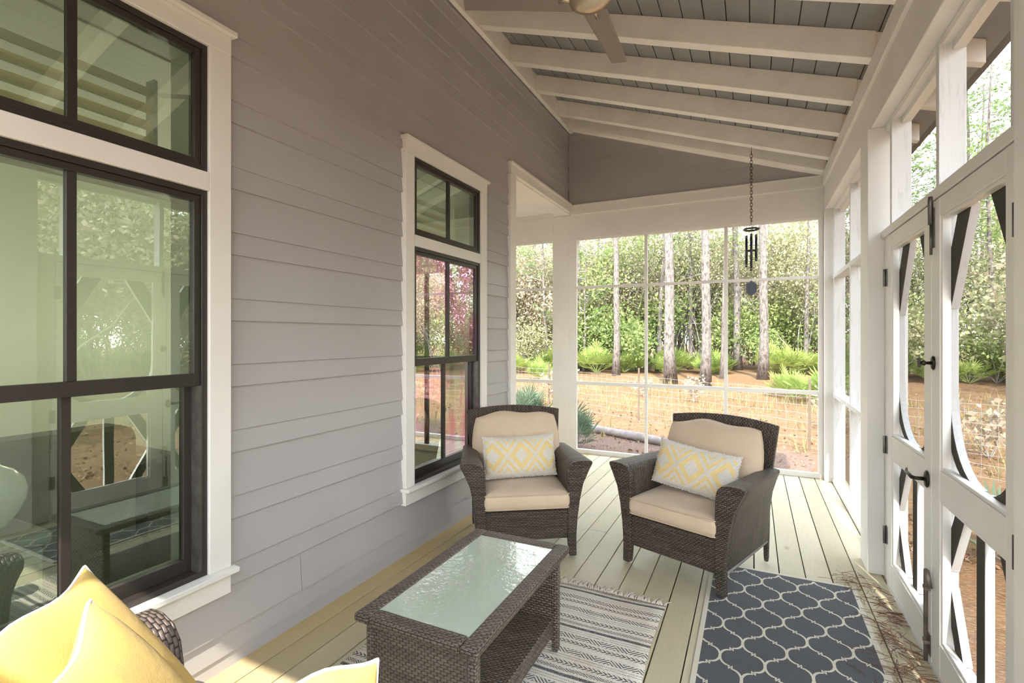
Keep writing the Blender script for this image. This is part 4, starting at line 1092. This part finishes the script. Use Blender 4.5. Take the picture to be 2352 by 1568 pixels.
# the pines one can point to, left to right through the far screens
PT = [(-6.14, 24.57, 'pine trunk standing alone behind the left screen column, left of the chime', 0.165, 0),
      (-4.90, 29.4, 'slim curved pine just right of the left screen mullion', .15, 1),
      (-3.01, 21.07, 'thick bent pine in the middle screen column', .215, 2),
      (-1.675, 20.74, 'straight scaly pine right of the thick bent pine', .19, 0),
      (-1.267, 24.7, 'slim pine whose base shows just left of the right screen mullion', .10, 1),
      (.40, 24.9, 'stout pine right behind the hanging wind chime', .205, 0),
      (-.75, 30.5, 'hazy pine between the right mullion and the wind chime', .20, 2),
      (2.45, 30.0, 'thin pine near the right edge of the far screens', .12, 1)]
protos = [pine(11, 19, .165, 9.5, 22, 0), pine(12, 18, .165, 10.0, 18, .9), pine(13, 20, .165, 10, 20, .6, 'needle2')]
for x, y, lab, r_, k in PT:
    o = place(protos[k], used, x, y, 1, rz={0: .3, 1: 1.0, 2: 2.2}[k]); s = r_ / .165; o.scale = (s, s, 1.0); tag(o, lab, 'tree')
rnd = random.Random(21)
far_p = pine(14, 17, .13, 5.5, 34, 0, 'needle', 4); far_q = pine(15, 15, .12, 4.5, 34, .3, 'needle2', 5); yng = pine(16, 7, .07, 1.6, 26, 0, 'needle', 2)
def ok(x, y): return not (-7 < x < 3.2 and y < 20) and not (x < 3.2 and y < 9 and x > -8)
def inview(x, y): return True
spots = []
for i in range(64):
    ang = rad(rnd.uniform(-30, 24) if i % 3 else rnd.uniform(-46, 84)); D = rnd.uniform(28, 56)
    spots.append((D * sin(ang), D * cos(ang)))
for i, (x, y) in enumerate(spots):
    o = place(far_p if i % 2 else far_q, used, x, y, rnd.uniform(.8, 1.2))
    tag(o, 'tall pine among many in the dense woods far beyond the fence', 'tree', 'distant pines beyond the fence')
for x, y, s, lab in ((3.6, 22, .75, 'bright green young pine at the right edge of the far screens'), (-8.6, 27, 1.0, 'young green pine seen in the narrow left screen opening'), (9, 13, .9, 'young pine seen through the near door leaf')):
    tag(place(yng, used, x, y, s), lab, 'tree')
L1 = leafy(31, 6.5, .6, 8500, 'olive', .10, 4); L2 = leafy(32, 5.5, .55, 7500, 'brownleaf', .09, 5, droop=.4); L3 = leafy(33, 7.5, .7, 8500, 'bush', .10, 3); L4 = leafy(34, 6, .5, 3000, 'olive', .07, 6)
for i in range(118):
    ang = rad(rnd.uniform(-30, 24) if i % 2 else rnd.uniform(-50, 88)); D = rnd.uniform(31, 40) if i % 3 else rnd.uniform(40, 58)
    if ang > rad(25): D *= .72
    x, y = D * sin(ang), D * cos(ang)
    p = (L1, L4, L2, L4, L3, L4, L2, L4)[i % 8]
    o = place(p, used, x, y, rnd.uniform(.8, 1.25))
    tag(o, {'leaves': ''}.get('', '') + {L1: 'olive-leaved thicket tree in the woods beyond the fence', L2: 'dry tan-leaved thicket tree in the woods beyond the fence', L3: 'green-leaved thicket tree in the woods beyond the fence', L4: 'sparse bare-branched thicket tree in the woods beyond the fence'}[p], 'tree', {L1: 'olive thicket trees', L2: 'dry tan thicket trees', L3: 'green thicket trees', L4: 'bare thicket trees'}[p])
# right side of the house: nearer woods seen through the doors and mirrored in the windows
for i in range(22):
    x, y = rnd.uniform(10, 22), rnd.uniform(-12, 16)
    p = (L4, L1, L4, L2)[i % 4]; o = place(p, used, x, y, rnd.uniform(.8, 1.1))
    tag(o, 'leafy thicket tree at the side of the porch beyond the screen doors', 'tree', 'thicket trees beside the porch')
for i, (x, y) in enumerate(((9, 9.5), (12.5, 5), (14, 12), (11, -2), (16, 1), (18, 16))):
    o = place(far_q if i % 2 else far_p, used, x, y, rnd.uniform(.7, 1)); tag(o, 'pine tree at the side of the porch beyond the screen doors', 'tree', 'pines beside the porch')
P1 = palmetto(41, 1.15, 26); P2 = palmetto(42, 1.0, 22); P3 = palmetto(43, .62, 30, 'palmblue', 'palmetto')
for i in range(84):
    ang = rad(rnd.uniform(-40, 66)); D = rnd.uniform(26.5, 31.5)
    x, y = D * sin(ang), D * cos(ang); o = place(P1 if i % 2 else P2, used, x, y, rnd.uniform(.8, 1.25))
    tag(o, 'fan-leaved palmetto in the green band at the foot of the woods', 'palmetto', 'palmettos along the wood edge')
for x, y, s, lab in ((1.95, 17.0, .95, 'bright palmetto clump low at the right end of the far screens'), (1.2, 18.6, .8, 'palmetto just left of the bright low clump at the far right screen'), (-8.2, 20.0, .75, 'yellow-green palmetto in the narrow left opening'), (-6.9, 18.3, .55, 'small palmetto peeking past the white corner post'),
                     (6.8, 9.5, 1.1, 'yellow-green palmetto seen across the near door leaf'), (8.3, 9.0, 1.1, 'palmetto right of the yellow-green one across the near door')):
    tag(place(P1, used, x, y, s), lab, 'palmetto')
for x, y, s, lab in ((-4.35, 9.6, 1.15, 'blue-green palmetto behind the armchair by the window'), (-2.75, 8.15, 1.0, 'blue-green palmetto at the foot of the white corner post'), (2.25, 4.25, 1.0, 'pale palmetto right outside the near door leaf'), (2.0, 5.6, .9, 'palmetto outside the far door leaf')):
    tag(place(P3, used, x, y, s), lab, 'palmetto')
Bu = bush(51, 1.5, 2400, 'bush', .08); Bo = bush(52, 1.7, 2400, 'olive', .08); Bd = bush(53, .55, 260, 'brownleaf', .07)
for i in range(52):
    ang = rad(rnd.uniform(-42, 70)); D = rnd.uniform(28, 36); x, y = D*sin(ang), D*cos(ang)
    p = Bu if i % 3 else Bo; o = place(p, used, x, y, rnd.uniform(.8, 1.6))
    tag(o, 'leafy green bush among the palmettos at the wood edge' if p is Bu else 'olive bush among the palmettos at the wood edge', 'bush', 'green bushes at the wood edge' if p is Bu else 'olive bushes at the wood edge')
for x, y, s in ((-5.0, 13.2, 1), (1.6, 12.2, 1.0), (-1.6, 15.8, .8), (-3.2, 16.5, .7), (3.4, 10.5, 1.0)):
    tag(place(Bd, used, x, y, s), 'small dry brown shrub on the pine straw clearing', 'shrub', 'dry shrubs on the clearing')
# grass, litter
mb = MB(); rnd = random.Random(61)
for i in range(520):
    ang = rad(rnd.uniform(-40, 70)); D = rnd.uniform(9.5, 22); x, y = D*sin(ang), D*cos(ang)
    for _ in range(rnd.randint(6, 14)):
        a = rnd.uniform(0, 6.3); l_ = rnd.uniform(.15, .5); d = Vector((cos(a)*.5, sin(a)*.5, 1)).normalized() * l_; p = Vector((x + rnd.gauss(0, .12), y + rnd.gauss(0, .12), gh(x, y) - .02)); w_ = Vector((-sin(a), cos(a), 0)) * .010
        mb.face([p - w_, p + w_, p + d])
tag(mb.build('dry_grass', M['grass'], recalc=False), 'thin straw-coloured grass scattered over the clearing outside the screens', 'grass', kind='stuff')
mb = MB()
for i in range(9000):
    ang = rad(rnd.uniform(-50, 100)); D = 5 + 16 * rnd.random() ** 1.3; x, y = D*sin(ang) - .5, D*cos(ang) + 1
    if -6 < x < 1.0 and y < 6.3: continue
    leafq(mb, (x, y, gh(x, y) + rnd.uniform(.004, .03)), rnd.uniform(.02, .06), rnd)
tag(mb.build('leaf_litter', M['litter'], recalc=False), 'fallen leaves and straw covering the ground around the porch', 'leaf litter', kind='stuff')
# log edging
mb = MB(); pts = [(-3.9, 10.2), (-3.2, 9.95), (-2.6, 9.72), (-2.0, 9.42), (-1.4, 9.15), (-.7, 8.95), (.1, 8.8)]
mb.tube([(a, b, GZ + .07 + .01*sin(a*5)) for a, b in pts], [.075, .085, .08, .085, .08, .085, .07], 10)
tag(mb.build('fallen_log', M['log'], recalc=False), 'long grey fallen log lying on the ground beyond the far screens', 'log')
# wire fence
FA, FB = Vector((7.5, 6.4)), Vector((-9.5, 15.3)); L_ = (FB - FA).length; dF = (FB - FA).normalized()
fence = empty('wire_fence', (0, 0, 0), 0, 'thin welded wire fence crossing the clearing outside the screens', 'fence')
mb = MB(); rndf = random.Random(3)
zs = [.04, .20, .34, .48, .62, .76, .90, 1.02]
for z in zs:
    pts = []
    for i in range(40):
        p = FA + dF * (L_ * i / 39); pts.append((p.x, p.y, GZ + z + .012*sin(i*1.7 + z*9)))
    mb.tube(pts, .0021, 4, caps=False)
n = int(L_ / .17)
for i in range(n):
    p = FA + dF * (.17 * i + .05); mb.tube([(p.x, p.y, GZ + .02), (p.x + rndf.uniform(-.01, .01), p.y, GZ + .55), (p.x, p.y, GZ + 1.02)], .0016, 4, caps=False)
mb.build('wire_mesh', M['wire'], fence, recalc=False)
for t in (.02, .20, .39, .58, .745, .92):
    p = FA + dF * (L_ * t)
    B(p.x - .018, p.x + .018, p.y - .018, p.y + .018, GZ - .05, GZ + 1.22).build('post', M['postmetal'], fence)

# ------------------------------------------------------------------ light
w = bpy.data.worlds.new('sky'); sc.world = w; w.use_nodes = True; nt = w.node_tree; nt.nodes.clear(); k = N(nt)
out = nt.nodes.new('ShaderNodeOutputWorld'); bg = nt.nodes.new('ShaderNodeBackground')
t = k.n('TexCoord'); sx, sy, sz = k.sep(t.outputs['Generated'])
grad = k.ramp(sz, [(.0, (1.0, 1.0, .99)), (.25, (.86, .93, 1.0)), (.9, (.60, .76, 1.0))])
cl = k.noise(k.coord('Generated', scale=(1, 1, 2.2)), 2.6, 5, .55)
col = k.mix(k.ramp(cl, [(.42, 0), (.62, .8)]), grad, (1, 1, 1, 1))
k.l(col, bg.inputs[0]); bg.inputs[1].default_value = 1.9; k.l(bg.outputs[0], out.inputs[0])
sun = bpy.data.lights.new('sun', 'SUN'); so = bpy.data.objects.new('sun', sun); COL.objects.link(so)
sun.energy = 3.3; sun.angle = rad(.7); sun.color = (1, .93, .80)
so.rotation_euler = Vector((-.22, .82, -1)).to_track_quat('-Z', 'Y').to_euler(); so.location = (2, -8, 10)
def fill_light(n, loc, e, c=(1, .85, .65), r=.12):
    l = bpy.data.lights.new(n, 'POINT'); l.energy = e; l.color = c; l.shadow_soft_size = r; o = bpy.data.objects.new(n, l); COL.objects.link(o); o.location = loc
fill_light('room_fill_light', (-5.2, 1.0, 1.5), 9); fill_light('room_fill_light', (-4.9, 3.0, 1.5), 8)  # unseen fill lights, added to brighten the room behind the windows

# ------------------------------------------------------------------ camera
cam = bpy.data.cameras.new('camera'); co = bpy.data.objects.new('camera', cam); COL.objects.link(co); sc.camera = co
cam.sensor_width = 36; cam.lens = 36 * 1144 / 2352; cam.shift_y = -12 / 2352; cam.clip_start = .05; cam.clip_end = 400
co.location = (0, 0, 1.45); co.rotation_euler = (pi/2, 0, rad(25.83))
vs = sc.view_settings; sc.display_settings.display_device = 'sRGB'; vs.view_transform = 'Standard'; vs.look = 'None'; vs.exposure = 2.0; vs.gamma = 1; vs.use_curve_mapping = False
try:
    sc.cycles.max_bounces = 7; sc.cycles.diffuse_bounces = 4; sc.cycles.glossy_bounces = 3; sc.cycles.transmission_bounces = 3; sc.cycles.transparent_max_bounces = 12; sc.cycles.use_denoising = True
    sc.cycles.use_adaptive_sampling = True; sc.cycles.adaptive_threshold = .09
    sc.cycles.sample_clamp_indirect = 8
except Exception: pass
